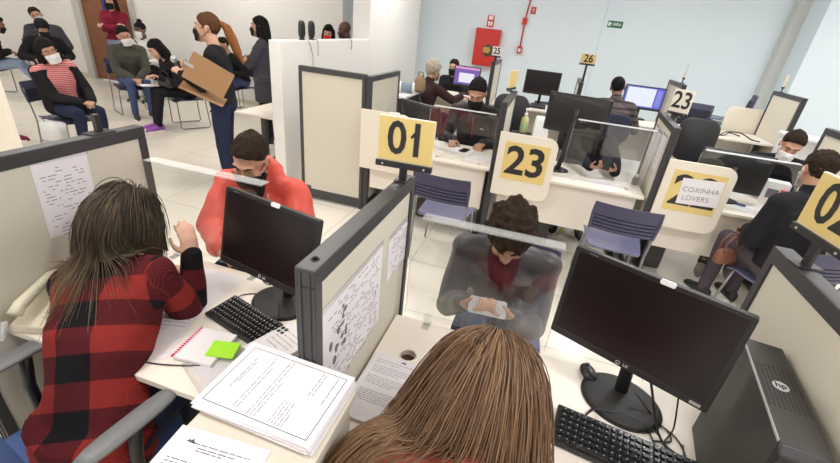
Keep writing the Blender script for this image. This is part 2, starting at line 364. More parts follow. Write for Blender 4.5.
desk('cream desk 24 where the masked man rests his hands', -1.585, -.36, 3.66, 4.34, panel_y=-.25)
desk('cream desk under the 23 board and the tall back turned monitor', -.30, .945, 3.66, 4.34, panel_y=-.25)
desk('cream desk under the 22 board where the man in white mask sits', 1.085, 2.16, 3.66, 4.34, panel_y=-.25)
desk('far desk with the lit purple form screen on it', -2.05, -.85, 6.3, 6.95, z=.9)
desk('far desk with the switched off black monitor', -.79, .355, 6.3, 6.95, z=.9)
desk('far desk where the man in quilted jacket works', .415, 1.57, 6.3, 6.95, z=.9)
desk('far white desk with loose black cables at right', 1.63, 2.85, 6.3, 6.95, z=.9)
desk('small white table with dark legs behind the woman with clipboard', -3.38, -2.76, 4.07, 5.0, z=.74)
# cabinet at the near edge
cb = thing('side_cabinet', 'narrow cream cabinet between the two front desks holding printed papers', 'cabinet', (-.447, .36, 0))
MB().bb(-.135, .14, -.29, .325, .03, 1.0).build('body', M_lamd, cb, .003)
MB().bb(-.15, .152, -.31, .335, 1.0, 1.028).build('cabinet_top', M_lamd, cb, .006)
MB().bb(-.12, .12, .318, .33, .05, .97).build('back_panel', M_rail, cb)

# number boards fixed on the client side of a partition
def board(x, label, num, sheet=None, y=3.605, mirror=False, w=.49, z0=.545, z1=1.10):
    o = thing('number_board_sign', label, 'sign', (x, y, 0))
    f = Matrix.Translation((w/2-.015, 0, (z0+z1)/2))
    MB().prism(rrect(w, z1-z0, .085, 6, (1, 0, 0, 1)), .018, f).build('board', M_board, o, .002)
    if num:
        MB().bb(.045, .420, -.0115, -.0095, .70, 1.03).build('yellow_label', M_yel, o)
        text('numerals', num, .34, M_num, o, (.235, -.0125, .862), (PI/2, 0, 0), .0006, .008, 1.0)
    if sheet:
        p = MB().bb(-.145, .145, -.0155, -.0145, -.10, .11).build('taped_sheet', M_paper, o, label='white taped sheet'); p.location = (.27, 0, .872); p.rotation_euler = (0, R(-3), 0)
        text('lettering', 'COXINHA', .058, M_ink, p, (0, -.0165, .022), (PI/2, 0, 0), .0002, -.0006, .95)
        text('lettering', 'LOVERS', .058, M_ink, p, (-.02, -.0165, -.048), (PI/2, 0, 0), .0002, -.0006, .95)
    return o
board(-.30, 'cream board with yellow label numbered 23', '23')
board(1.02, 'cream board numbered 22, half covered by a white taped sheet', '22', True)
board(-1.585, 'blank cream board partly behind sign 01', None)
bb28 = thing('number_board_sign', 'plain cream round cornered board at the far right bay', 'sign', (2.66, 7.02, 0))
MB().prism(rrect(.46, .5, .08, 6, (0, 1, 1, 0)), .018, Matrix.Translation((0, 0, .98))).build('board', M_board, bb28, .002)

# plates on poles
def plate(loc, rz, label, num, w=.205, h=.165, m=None, pole=.045, back=True, foot=True, ns=.15, barm=None):
    o = thing('number_sign', label, 'sign', loc, rz)
    MB().bb(-.014, .014, -.006, .006, 0, pole+.01).build('pole', M_blk, o, .001)
    if foot: MB().bb(-.024, .024, -.035, .035, 0, .006).build('pole_foot', M_blk, o, .001)
    bar = MB().bb(-w/2-.003, w/2+.003, -.013, .011, pole, pole+.022).build('clamp_bar', M_blk, o, .002)
    sc = MB()
    for s in (-1, 1): sc.cyl((s*w*.38, -.016, pole+.011), (s*w*.38, -.013, pole+.011), .004, 8)
    sc.build('screws', M_sil, bar)
    MB().bb(-w/2, w/2, -.004, .008, pole+.018, pole+.018+h).build('plate', M_board, o, .001)
    MB().bb(-w/2+.004, w/2-.001, -.006, -.0045, pole+.026, pole+.015+h).build('yellow_label', m or M_yel, o)
    if num: text('numerals', num, ns, M_num, o, (.005, -.007, pole+.018+h*.52), (PI/2, 0, 0), .0004, .003, .88)
    if num and num.endswith('1'): MB().prism([(0, 0), (.030, .040), (.030, .020), (.006, -.006)], .0016, Matrix.Translation((.018, -.0072, pole+.018+h*.62))).build('numeral_flag', M_num, o)
    return o
plate((-.447, 1.40, 1.33), R(3), 'yellow sign 01 on the partition between the front desks', '01', .205, .165, ns=.165)
plate((.822, 1.35, 1.33), R(-82), 'yellow sign 02 on the partition at the right edge', '02', .215, .165, ns=.165, pole=.075)
plate((1.10, 4.22, 1.33), R(-42), 'small yellowish plate numbered 23 on the partition with pinned papers', '23', .17, .19, m=M_board, pole=.02, ns=.19)
plate((-.82, 6.40, 1.46), R(-8), 'small white sign 25 in front of the red cabinet', '25', .125, .12, m=M_white, pole=.05, ns=.115)
plate((.40, 6.40, 1.34), R(-8), 'yellow sign 26 against the back wall', '26', .19, .12, pole=.21, ns=.135)
plate((-.36, 4.36, 1.33), R(75), 'yellowish sign seen edge on, beside the spare black monitor', None, .2, .16, pole=.02)
plate((2.84, 6.75, 1.49), R(62), 'yellowish plate seen at an angle beside the right pillar', None, .13, .14, pole=.05)
plate((1.62, 6.5, 1.47), R(80), 'thin plate on a rod seen edge on, right of the lit document screen', None, .12, .16, m=M_grey, pole=.05)
st = thing('sign_pole', 'bare black sign pole on the partition beside the plaid woman', 'sign pole', (-1.705, 1.25, 1.33))
MB().bb(-.03, .03, -.05, .05, 0, .005).build('pole_foot', M_blkm, st)
MB().bb(-.011, .011, -.011, .011, 0, .075).build('pole', M_blk, st, .001)

# acrylic guards
def guard(label, x0, x1, y, z0, z1, flange=.055, r=.03, dirf=1):
    o = thing('acrylic_guard', label, 'screen guard', ((x0+x1)/2, y, 0), 0, 'clear acrylic guards'); W, H = x1-x0, z1-z0
    MB().prism(rrect(W, H, r, 5, (1, 1, 0, 0)), .004, Matrix.Translation((0, 0, (z0+z1)/2))).build('sheet', M_acr, o)
    e = MB().bb(-W/2+r, W/2-r, -.003 if dirf > 0 else -flange, flange if dirf > 0 else .003, z1-.004, z1).build('folded_top', M_acre, o)
    for s in (-1, 1):
        MB().bb(s*(W/2-.002)-.002, s*(W/2-.002)+.002, -.004, .004, z0, z1-r).build('polished_edge', M_acre, o)
        f = MB().bb(s*W*.33-.015, s*W*.33+.015, -.03, .03, z0-.035, z0-.031).bb(s*W*.33-.015, s*W*.33+.015, -.004, .004, z0-.035, z0+.02)
        f.build('clip', M_acre, o)
    return o
guard('clear acrylic guard in front of the man in the coral jacket', -1.655, -1.0, 1.355, .775, 1.205)
guard('clear acrylic guard in front of the curly haired man', -.375, .20, 1.355, .775, 1.215)
guard('clear acrylic guard in front of the masked man at desk 24', -.985, -.365, 3.74, .775, 1.20)
guard('clear acrylic guard in front of the man holding a black phone', .255, .93, 3.80, .775, 1.255)
guard('clear acrylic guard in front of the man in white mask', 1.24, 1.95, 3.74, .775, 1.18)

# ------------------------------------------------------------------ equipment
def monitor(label, base, cen, yaw, tilt, w, h, z, scr=None, logo=None, sticker=False, base_r=(.125, .105), cat='monitor'):
    """base: plate centre on the desk; cen: centre of the panel; yaw 0 = screen towards -y"""
    o = thing('monitor', label, cat, (base[0], base[1], z), yaw)
    c = Matrix.Rotation(-yaw, 3, 'Z') @ (Vector(cen)-Vector((base[0], base[1], z)))
    f = Matrix.Translation(c) @ Matrix.Rotation(-tilt, 4, 'X')
    cs_ = MB().prism(rrect(w, h, .008, 3), .022, Matrix.Identity(4))
    cs_.loft([[(sx*a, y, sz*b) for sx, sz in ((-1, -1), (1, -1), (1, 1), (-1, 1))] for a, b, y in ((w*.49, h*.49, .011), (w*.46, h*.45, .026), (w*.36, h*.30, .045))])
    ca = cs_.build('casing', M_blk, o, .002); ca.matrix_local = f
    s = MB().bb(-w/2+.014, w/2-.014, -.0125, -.0108, -h/2+.03, h/2-.014).build('screen', scr or M_scr, o); s.matrix_local = f
    b2 = MB().bb(-w/2+.012, w/2-.012, -.0130, -.0122, -h/2+.026, -h/2+.0285).bb(-w/2+.0125, -w/2+.014, -.0130, -.0122, -h/2+.03, h/2-.014).bb(w/2-.014, w/2-.0125, -.0130, -.0122, -h/2+.03, h/2-.014)
    b2.build('bezel_line', M_case, o).matrix_local = f
    if logo:
        t = text('logo', 'LG', .013, M_sil, ca, (.012, -.0118, -h/2+.013), (PI/2, 0, 0), .0003, .0006)
        MB().tube([(-.012+.006*math.cos(a*PI/8), -.0118, -h/2+.013+.006*math.sin(a*PI/8)) for a in range(17)], .0012, 5).build('logo_ring', M_sil, ca)
        MB().bb(w/2-.05, w/2-.02, -.0122, -.0112, -h/2+.008, -h/2+.018).build('power_light', M_sil, ca)
    text('model_mark', '- - - -', .012, M_sil, ca, (-w/2+.06, -.0118, h/2-.0075), (PI/2, 0, 0), .0003, .0003)
    if sticker: MB().prism(rrect(.042, .016, .006, 4), .006, Matrix.Translation((.03, -.012, h/2-.003))).build('asset_tag', M_white, ca, label='small white tag clipped on the top edge')
    nb = c+Vector((0, .04, 0))
    MB().tube([(c.x*.4, .035, .01), (c.x*.7, .045, max(.06, nb.z*.4)), (nb.x, nb.y, nb.z-.02), (nb.x, nb.y, nb.z+.05)], .022, 8).build('stand_neck', M_blkm, o, 0, True)
    MB().lathe([(.0001, 0), (1, 0), (1, .008), (.86, .014), (.25, .022), (.0001, .022)], (0, 0, 0), 36).build('stand_base', M_blkm, o, 0, True).scale = (*base_r, 1)
    return o
monitor('large black monitor turned away from the long haired woman at the front', (.47, 1.235), (.422, 1.213, 1.087), -.438, .05, .50, .34, .74, None, True, True, (.135, .12))
monitor('black monitor on the plaid woman\'s desk, in front of the coral jacket', (-.885, 1.24), (-.895, 1.19, 1.058), -.22, .22, .48, .315, .74, None, True, True, (.13, .115))
monitor('back turned black monitor above the 23 board', (.20, 4.03), (.275, 3.99, 1.26), PI-.20, .08, .53, .335, .74, base_r=(.13, .1))
monitor('back turned black monitor leaning at desk 24 behind sign 01', (-1.12, 4.05), (-1.14, 4.03, 1.01), PI-.42, .35, .50, .32, .74, base_r=(.13, .1))
monitor('back turned black monitor behind the 22 board and acrylic guard', (1.60, 4.0), (1.585, 3.97, 1.0), PI-.08, .05, .52, .33, .74, base_r=(.13, .1))
monitor('spare black monitor with dark screen on the far desk', (-.12, 6.82), (-.13, 6.78, 1.22), -.05, .05, .51, .335, .9, base_r=(.12, .1))
monitor('lit monitor showing a white document before the man in quilted jacket', (1.28, 6.84), (1.28, 6.80, 1.20), -.02, .05, .53, .315, .9, M_scrdoc, base_r=(.12, .1))
monitor('lit monitor showing a form with a pink bar at desk 25', (-1.25, 6.84), (-1.265, 6.80, 1.165), -.10, .05, .42, .30, .9, M_scrform, base_r=(.12, .1))

def keyboard(label, loc, rz, w=.44, d=.145):
    o = thing('keyboard', label, 'keyboard', loc, rz)
    b = MB(); b.loft([[(-w/2, y, z0), (w/2, y, z0), (w/2, y, z1), (-w/2, y, z1)] for y, z0, z1 in ((-d/2, .002, .014), (d/2, .006, .026))])
    b.build('keyboard_body', M_blk, o, .004)
    k = MB()
    for r_ in range(6):
        y = -d/2+.020+r_*(d-.036)/5.2; z = .015+.012*(y+d/2)/d; x = -w/2+.012; n = 0
        while x < w/2-.016:
            if r_ == 0 and n == 3: kw = .105
            elif n in (0, 13): kw = .024
            else: kw = .0165
            if x+kw > w/2-.01: break
            k.box((x+kw/2, y, z+.004), (kw-.003, .0155, .007), taper=.78); x += kw+(.008 if n in (13, 16) else .0018); n += 1
    k.build('keys', M_key, o)
    lg = MB(); rr_ = random.Random(3)
    for r_ in range(6):
        y = -d/2+.022+r_*(d-.036)/5.2; z = .0232+.012*(y+d/2)/d
        for n in range(20):
            x = -w/2+.025+n*(w-.05)/19.5
            lg.bb(x-.0022, x+.0010, y-.001, y+.0026, z, z+.0004)
    lg.build('key_legends', M_sil, o)
    return o
keyboard('black keyboard in front of the large monitor by the long haired woman', (.475, 1.005, .741), R(-9), .47, .15)
keyboard('black keyboard beside the spiral notebook on the plaid woman\'s desk', (-.915, 1.065, .741), R(-16), .36, .14)
keyboard('black keyboard on the far desk beside the spare monitor', (-.2, 6.5, .901), 0, .40, .13)
# computer tower
tw = thing('computer_tower', 'black computer tower standing beside the sign 02 partition', 'computer', (.708, 1.0, .741), R(-9))
MB().bb(-.048, .048, -.19, .205, .0, .392).build('case', M_case, tw, .004)
MB().loft([[(-.05, -.19, 0), (.05, -.19, 0), (.05, -.19, .396), (-.05, -.19, .396)], [(-.049, -.215, .004), (.049, -.215, .004), (.049, -.215, .375), (-.049, -.215, .375)]]).build('front_bezel', M_blk, tw, .006)
vg = MB()
for i in range(20):
    for j in range(9): vg.bb(-.042+j*.0100, -.037+j*.0100, -.07+i*.0085, -.066+i*.0085, .392, .3926)
vg.build('vent_grille', M_blkm, tw)
MB().bb(-.049, -.0475, -.185, .2, .386, .3935).build('seam', M_sil, tw)
lgp = MB().prism([(.018*math.cos(a*PI/12), .018*math.sin(a*PI/12)) for a in range(24)], .001, Matrix.Translation((0, .015, .3932)) @ Matrix.Rotation(-PI/2, 4, 'X')).build('logo', M_sil, tw, label='round silver logo')
text('logo_letters', 'hp', .025, M_blkm, lgp, (0, .0165, .3940), (0, 0, 0), .0003, .0006)
ms = thing('computer_mouse', 'black mouse lying behind the large monitor near the desk edge', 'mouse', (.365, 1.325, .741), R(20))
MB().ell((0, 0, .012), (.028, .045, .020), None, 16, 10).build('mouse_shell', M_blk, ms, 0, True)
MB().cyl((-.006, .022, .031), (.006, .022, .031), .006, 10).build('scroll_wheel', M_case, ms)

def cable(name, label, pts, r=.0025, m=None, group=None, sub=4):
    P = [Vector(p) for p in pts]; Q = []
    for i in range(len(P)-1):   # Catmull-Rom
        a, b, c, d_ = P[max(i-1, 0)], P[i], P[i+1], P[min(i+2, len(P)-1)]
        for s in range(sub):
            t = s/sub; Q.append(.5*((2*b)+(c-a)*t+(2*a-5*b+4*c-d_)*t*t+(3*b-a-3*c+d_)*t**3))
    Q.append(P[-1]); o = MB().tube(Q, r, 6).build(name, m or M_blk, None, 0, True)
    if label: tag(o, label, 'cable', group)
    return o
z0 = .744
for lab, pts in (
    ('black cable looping across the large monitor\'s round base', [(.37, 1.15, z0+.02), (.34, 1.10, z0+.02), (.38, 1.14, z0+.024), (.47, 1.15, z0+.026), (.56, 1.12, z0+.018), (.60, 1.05, z0)]),
    ('black cable curling in a wide arc right of the monitor base', [(.50, 1.23, z0+.06), (.58, 1.19, z0), (.63, 1.14, z0), (.64, 1.07, z0), (.60, 1.01, z0), (.61, .985, z0-.01)]),
    ('thick black cable dropping from the large monitor into the desk hole', [(.48, 1.22, .98), (.53, 1.20, .86), (.57, 1.13, z0+.01), (.60, 1.06, z0+.003), (.615, 1.005, z0-.02)]),
    ('thin black cable making small loops beside the keyboard', [(.55, 1.10, z0), (.61, 1.12, z0), (.60, 1.17, z0), (.55, 1.15, z0+.004), (.56, 1.08, z0), (.62, 1.04, z0), (.66, 1.03, z0)]),
    ('thin black cable tangled below the monitor edge', [(.60, 1.20, .90), (.62, 1.16, z0+.02), (.585, 1.10, z0+.006), (.62, 1.07, z0), (.63, 1.01, z0), (.58, 1.03, z0+.004), (.55, 1.06, z0)]),
    ('blue grey cable beside the desk hole near the tower', [(.645, 1.12, z0), (.635, 1.06, z0), (.625, 1.01, z0-.01)]),
    ('black keyboard cable curving to the monitor on the plaid woman\'s desk', [(-1.05, 1.16, z0+.02), (-1.06, 1.22, z0), (-1.0, 1.25, z0), (-.92, 1.23, z0), (-.87, 1.2, z0+.02), (-.82, 1.10, z0+.02), (-.80, 1.05, z0)]),
    ('black cable hanging under the plaid woman\'s monitor', [(-.93, 1.20, .93), (-.93, 1.185, .88), (-.90, 1.19, .86), (-.87, 1.2, .90)]),
    ('thin black cable running from the spiral notebook to the desk edge', [(-.93, .83, z0), (-1.0, .80, z0), (-1.09, .775, z0), (-1.18, .77, z0)])):
    cable('cable', lab, pts, .0042 if 'thick' in lab else .0026, M_blue if 'blue' in lab else M_blk)

# ------------------------------------------------------------------ papers
def sheet(name, label, loc, rz, w=.21, h=.297, n=1, cat='paper', lines=(), border=False, head=False, jitter=0., parent=None, vert=False, group=None, m=None, lw=.0022):
    rr_ = random.Random(hash_(label))
    o = thing(name, label, cat, loc, rz, group)
    t = .0004 if n == 1 else (.0022 if n < 6 else .0030)
    for i in range(n):
        p = MB().bb(-w/2, w/2, -h/2, h/2, i*t, i*t+t*.9).build('sheet', m or M_paper, o)
        if i < n-1: p.location = (rr_.uniform(-1, 1)*jitter, rr_.uniform(-1, 1)*jitter, 0); p.rotation_euler = (0, 0, rr_.uniform(-1, 1)*jitter*4)
    z = n*t+.0001
    if border:
        b = MB(); a, c, q = w/2-.014, h/2-.014, .0016
        b.bb(-a, a, c-q, c, z, z+.0002).bb(-a, a, -c, -c+q, z, z+.0002).bb(-a, -a+q, -c, c, z, z+.0002).bb(a-q, a, -c, c, z, z+.0002)
        b.build('ruled_border', M_inkd, o)
    k = MB()
    for (x0, x1, y) in lines:
        x = x0
        while x < x1:
            ww = rr_.uniform(.006, .022)
            k.bb(x, min(x+ww, x1), y-lw/2, y+lw/2, z, z+.0002); x += ww+.0028
    if lines: k.build('printed_text', M_ink, o)
    if head:
        hb = MB().prism([(-.010, 0), (-.004, .006), (-.001, .003), (.003, .009), (.007, .003), (.012, .001), (.010, -.002)], .0002, Matrix.Translation((head[0], head[1], z+.0002)) @ Matrix.Rotation(-PI/2, 4, 'X'))
        hb.build('letterhead_emblem', M_inkd, o)
    return o
def hash_(s): return sum((i+1)*ord(c) for i, c in enumerate(s)) % 99991
def para(x0, x1, y0, n, dy, last=.6): return [(x0, x1 if i < n-1 else x0+(x1-x0)*last, y0-i*dy) for i in range(n)]
zc = 1.0295
sheet('document_stack', 'thick stack of printed forms with ruled border on the cream cabinet', (-.458, .605, zc), R(88), .21, .297, 9, 'paper stack',
      [(-.04, .06, .105), (-.02, .05, .098)]+para(-.08, .08, .06, 2, .009, .8)+para(-.085, .085, .02, 3, .009)+para(-.085, -.02, -.035, 5, .008)+[(.01, .085, -.075), (.015, .08, -.083), (.0, .085, -.115)], True, False, .006, lw=.0018)
sheet('printed_letter', 'printed letter with letterhead lying on the cream cabinet', (-.487, .325, zc), R(4), .21, .297, 1, 'paper',
      [(-.055, .075, .118), (-.04, .045, .110), (-.04, .02, .104)]+para(-.085, .085, .078, 5, .0075)+para(-.085, .085, .03, 8, .0075), False, (-.062, .118), lw=.0024)
sheet('printed_form', 'stapled printed form on the desk beside the grommet hole', (-.305, .972, .7405), R(-2), .21, .295, 4, 'paper',
      para(-.085, .06, .115, 2, .012)+para(-.085, .085, .085, 4, .0095)+para(-.085, .085, .035, 5, .0085)+para(-.085, .085, -.03, 6, .0085, .9), False, (.01, .128), .003, lw=.0016)
sheet('blank_paper', 'white sheet on the desk between the plaid woman and her monitor', (-1.235, 1.18, .7405), R(2), .21, .297, 1)
sheet('printed_sheet', 'white printed sheet under the plaid woman\'s elbow', (-1.20, .925, .7415), R(15), .21, .297, 1, lines=para(-.085, .085, .1, 6, .02))
sheet('printed_sheet', 'white printed page in front of the long haired woman\'s hands', (.10, 1.02, .7405), R(5), .21, .297, 1, lines=para(-.085, .085, .12, 14, .015))
sheet('printed_card', 'white printed card sticking out from under the plastic sleeve near the partition', (-.735, 1.0, .770), R(-22), .15, .20, 1, lines=para(-.05, .05, .06, 5, .02), lw=.0022)
# spiral notebook
nb = thing('spiral_notebook', 'spiral notebook with magenta binding on the plaid woman\'s desk', 'notebook', (-.965, .905, .743), R(-84))
MB().bb(-.08, .08, -.075, .065, 0, .014).build('pages', M_paper, nb, .002)
MB().cyl((-.08, -.08, .014), (.08, -.08, .014), .0045, 10).build('binding_cover', M_pink, nb)
sp2 = MB()
for i in range(14): sp2.tube([(-.07+i*.0108, -.074+.010*math.cos(a), .012+.010*math.sin(a)) for a in [q*PI/5 for q in range(11)]], .0011, 5)
sp2.build('spiral_wire', M_white, nb)
sn = thing('sticky_note_pad', 'lime green sticky note pad lying on the plastic sleeve', 'sticky notes', (-.90, .905, .7565), R(14))
MB().bb(-.048, .048, -.035, .035, 0, .004).build('pad', M_green, sn)
l2 = MB().bb(-.048, .048, -.036, .036, .0, .0006).build('top_note', M_green, sn); l2.location = (0, 0, .006); l2.rotation_euler = (R(4), 0, 0)
def sleeve(label, loc, rz, w, h):
    o = thing('plastic_sleeve', label, 'folder', loc, rz)
    n = 10; m = MB(); rr_ = random.Random(hash_(label))
    V = [(-w/2+w*i/n, -h/2+h*j/n, .002+.004*rr_.random()) for j in range(n+1) for i in range(n+1)]
    F = [(j*(n+1)+i, j*(n+1)+i+1, (j+1)*(n+1)+i+1, (j+1)*(n+1)+i) for j in range(n) for i in range(n)]
    m.add(V, F); f = m.build('clear_film', M_film, o, 0, True); s = f.modifiers.new('t', 'SOLIDIFY'); s.thickness = .0006
    MB().bb(-w*.4, w*.42, -h*.4, h*.38, 0, .0012).build('inner_page', M_paper, o)
    return o
sleeve('crumpled clear plastic sleeve with papers below the green sticky notes', (-.83, .875, .7415), R(-28), .22, .27)
sleeve('clear plastic sleeve with a printed page next to the partition end', (-.62, .93, .7435), R(-35), .20, .22)
# pinned papers
def pinned(label, part_x, face, y, z, w, h, tilt=0., stain=False):
    o = thing('pinned_paper', label, 'paper', (part_x+face*.0205, y, z), PI/2 if face > 0 else -PI/2)
    p = MB().bb(-w/2, w/2, -.0012, 0, -h/2, h/2).build('sheet', M_paper, o); p.rotation_euler = (0, tilt, 0)
    k = MB(); rr_ = random.Random(hash_(label))
    for i in range(int(h/.013)):
        x = -w*.42+rr_.random()*w*.2
        while x < w*.40:
            ww = rr_.uniform(.006, .03)
            if rr_.random() < .5: k.bb(x, x+ww, -.0018, -.0012, h*.42-i*.013-.0016, h*.42-i*.013+.0010)
            x += ww+.008
    k.build('printed_text', M_ink, p)
    if stain:
        q = MB()
        for i in range(16): q.ell((rr_.gauss(-w*.2, w*.06), -.0013, rr_.gauss(h*.05, h*.1)), (.006+rr_.random()*.008, .0006, .006+rr_.random()*.012), None, 8, 6)
        for i in range(6): q.ell((rr_.gauss(w*.42, w*.02), -.0013, rr_.gauss(-h*.1, h*.07)), (.003, .0006, .009), None, 8, 6)
        q.build('printed_map', M_ink, p)
    cl = MB().bb(-w/2-.006, w/2+.006, -.002, -.0013, h/2-.012, h/2+.01).build('tape', M_film, p)
    return o
pinned('larger printed map sheet pinned on the partition under sign 01', -.4455, 1, .955, 1.022, .43, .325, 0, True)
pinned('smaller printed sheet pinned near the far end of the sign 01 partition', -.4455, 1, 1.335, 1.075, .205, .185)
pinned('hand annotated white sheet pinned on the partition beside the plaid woman', -1.70, 1, 1.055, 1.135, .20, .297, R(2))
for i, (yy, zz, ww, hh, lb) in enumerate(((3.86, 1.08, .2, .3, 'white sheet pinned at the near end of the partition beside the coxinha board'), (4.10, 1.06, .2, .3, 'white sheet pinned in the middle of the partition above desk 23'), (4.32, 1.08, .18, .28, 'white sheet pinned at the far end of the partition above desk 23'))):
    q_ = pinned(lb, .985, -1, yy, zz, ww, hh); q_.location.x = .985+(yy-3.63)*.07-.0225; q_.rotation_euler = (0, 0, -PI/2-R(4))
sheet('white_paper_sheet', 'white paper with a black phone on it under the masked man\'s hands', (-.70, 4.08, .7405), R(-5), .21, .2, 3, jitter=.01)
ph = thing('smartphone', 'black phone on the white papers at desk 24', 'phone', (-.685, 4.09, .7475), R(-12))
MB().prism(rrect(.07, .14, .01, 4), .008, Matrix.Translation((0, 0, .004)) @ Matrix.Rotation(PI/2, 4, 'X')).build('phone_body', M_blk, ph)
MB().prism(rrect(.064, .132, .008, 4), .0005, Matrix.Translation((0, 0, .0082)) @ Matrix.Rotation(PI/2, 4, 'X')).build('phone_screen', M_scr, ph)
sheet('white_paper_sheet', 'loose white paper at the right end of desk 24', (-.50, 3.93, .7405), R(-12), .21, .297, 1)
sheet('white_paper_sheet', 'loose white paper under the hands of the man holding a phone', (.62, 3.88, .7405), R(8), .21, .2, 1)
sheet('white_paper_sheet', 'loose white paper with a blue folder at desk 22', (1.80, 3.86, .7405), R(8), .25, .24, 1)
sheet('blue_card', 'blue card lying on the white paper at desk 22', (1.72, 3.95, .742), R(-20), .12, .08, 1, 'card', m=M_bfab)
# ------------------------------------------------------------------ chairs
def chair_proto(name, label, legs, seat_m, back_m, leg_m):
    o = thing(name, label, 'chair', (0, 0, 0))
    n = 9; rings = []
    for i in range(n):                       # dished seat, front at +y
        t = i/(n-1); y = -.20+.42*t; w = .220-.03*(1-t)**2; zz = .445-.012*math.sin(PI*t)-(.03*max(0, (t-.8)/.2)**2)
        rings.append([(-w, y, zz+.008), (-w*.5, y, zz-.006), (w*.5, y, zz-.006), (w, y, zz+.008), (w, y, zz-.006), (w*.5, y, zz-.020), (-w*.5, y, zz-.020), (-w, y, zz-.006)])
    MB().loft(rings).build('seat', seat_m, o, .004)
    b = MB()
    def slat(z0, z1, w, bow=.035, lean=.0):
        rr = []
        for i in range(11):
            x = -w+2*w*i/10; y = -.235-bow*(1-(x/w)**2)
            rr.append([(x, y+.005-(z0-.6)*.18, z0), (x, y+.005-(z1-.6)*.18, z1), (x, y-.005-(z1-.6)*.18, z1), (x, y-.005-(z0-.6)*.18, z0)])
        b.loft(rr)
    slat(.722, .825, .230)
    for k_ in range(3): slat(.636+k_*.029, .658+k_*.029, .222)
    slat(.600, .629, .218)
    bk = MB(); b, b0 = bk, b; b = b0
    rr = []
    for i in range(11):
        x = -.215+.43*i/10; y = -.235-.035*(1-(x/.215)**2)+.012
        rr.append([(x, y-.0, .605), (x, y-.021, .74), (x, y-.025, .74), (x, y-.004, .605)])
    MB().loft(rr).build('slot_backing', mat('slot_dark', (.012, .012, .03), .6), o)  # added sheet; the darkness of the slots is put into its colour
    for s in (-1, 1): b.tube([(s*.220, -.236-.0, .60), (s*.226, -.262, .73), (s*.220, -.275, .818)], .013, 8)
    b.build('backrest', back_m, o, .003)
    for s in (-1, 1):
        m = MB(); x = s*.215
        if legs == 'sled':
            m.tube([(x*.9, .19, .425), (x*1.05, .21, .40), (x*1.1, .20, .02), (x*1.1, .17, .011), (x*1.1, -.20, .011), (x*1.1, -.23, .03), (x*1.02, -.20, .40), (x, -.235, .60), (x*1.02, -.262, .76)], .0085, 8)
        else:
            m.tube([(x*1.02, -.268, .79), (x*1.02, -.235, .60), (x*1.02, -.19, .43), (x*1.05, -.23, .011)], .0095, 8)
            m.tube([(x*.9, .17, .425), (x*1.05, .22, .011)], .0095, 8)
        m.build('side_frame', leg_m, o, 0, True)
    MB().cyl((-.19, .15, .42), (.19, .15, .42), .008, 8).cyl((-.19, -.17, .42), (.19, -.17, .42), .008, 8).build('cross_bar', leg_m, o)
    return o
GC = 'blue client chairs at the service desks'; GW = 'blue chairs of the waiting area'
c0 = chair_proto('client_chair', 'empty blue chair drawn up to desk 24, beside sign 01', 'four', M_blueseat, M_blue, M_metal)
c0.location = (-.63, 3.27, 0); c0.rotation_euler = (0, 0, R(-3)); c0['group'] = GC
copy_thing(c0, (.74, 3.36, 0), R(-3), 'empty blue chair before the 23 board, right of the curly haired man', GC)
copy_thing(c0, (1.86, 3.22, 0), R(22), 'blue chair holding the client in black at desk 22', GC)
copy_thing(c0, (.02, 1.86, 0), PI, 'blue chair under the curly haired man', GC)
copy_thing(c0, (-1.52, 1.98, 0), PI+.25, 'blue chair under the man in the coral jacket', GC)
copy_thing(c0, (-1.66, 7.75, 0), PI, 'blue chair of the masked visitor facing the purple form screen', GC)
GS = 'spare blue chairs behind the far desks'
copy_thing(c0, (.05, 7.55, 0), R(185), 'spare blue chair half hidden behind the spare black monitor', GS)
copy_thing(c0, (.95, 7.6, 0), R(150), 'spare blue chair behind the man in the quilted jacket', GS)
stk = []
for i in range(5): copy_thing(c0, (2.22+.003*i, 7.6, .075*i), R(168), ('lowest', 'second', 'middle', 'fourth', 'topmost')[i]+' chair of the blue stack just right of the small 23 plate', 'second stack of blue chairs')
for i in range(8):
    c_ = copy_thing(c0, (2.66+.004*i, 7.78, .075*i), R(75), ('lowest', 'second lowest', 'third lowest', 'fourth lowest', 'fourth highest', 'third highest', 'second highest', 'topmost')[i]+' chair of the blue stack near the right pillar', 'stacked blue chairs'); stk.append(c_)
w0 = chair_proto('waiting_chair', 'blue chair under the woman in red striped top', 'sled', M_blue, M_blue, M_metal)
w0.location = (-5.42, 3.66, 0); w0.rotation_euler = (0, 0, R(-85)); w0['group'] = GW
copy_thing(w0, (-5.40, 5.46, 0), R(150), 'blue chair under the woman in black with purple shoes', GW)
copy_thing(w0, (-6.68, 5.60, 0), R(-115), 'blue chair under the man in the grey jacket', GW)
copy_thing(w0, (-7.4, 6.75, 0), R(180), 'blue chair under the person in the white sweater', GW)
copy_thing(w0, (-8.35, 5.55, 0), R(-110), 'blue chair under the hooded person in black', GW)
copy_thing(w0, (-9.5, 6.3, 0), R(-110), 'blue chair under the man leaning at the back wall', GW)
copy_thing(w0, (-9.25, 5.15, 0), R(-60), 'blue chair under the person in pale jeans', GW)
copy_thing(w0, (-6.75, 3.35, 0), R(-85), 'blue chair at the left edge under the person with maroon shoe', GW)
copy_thing(w0, (-5.55, 6.9, 0), R(165), 'blue chair under the man in black mask by the back wall', GW)

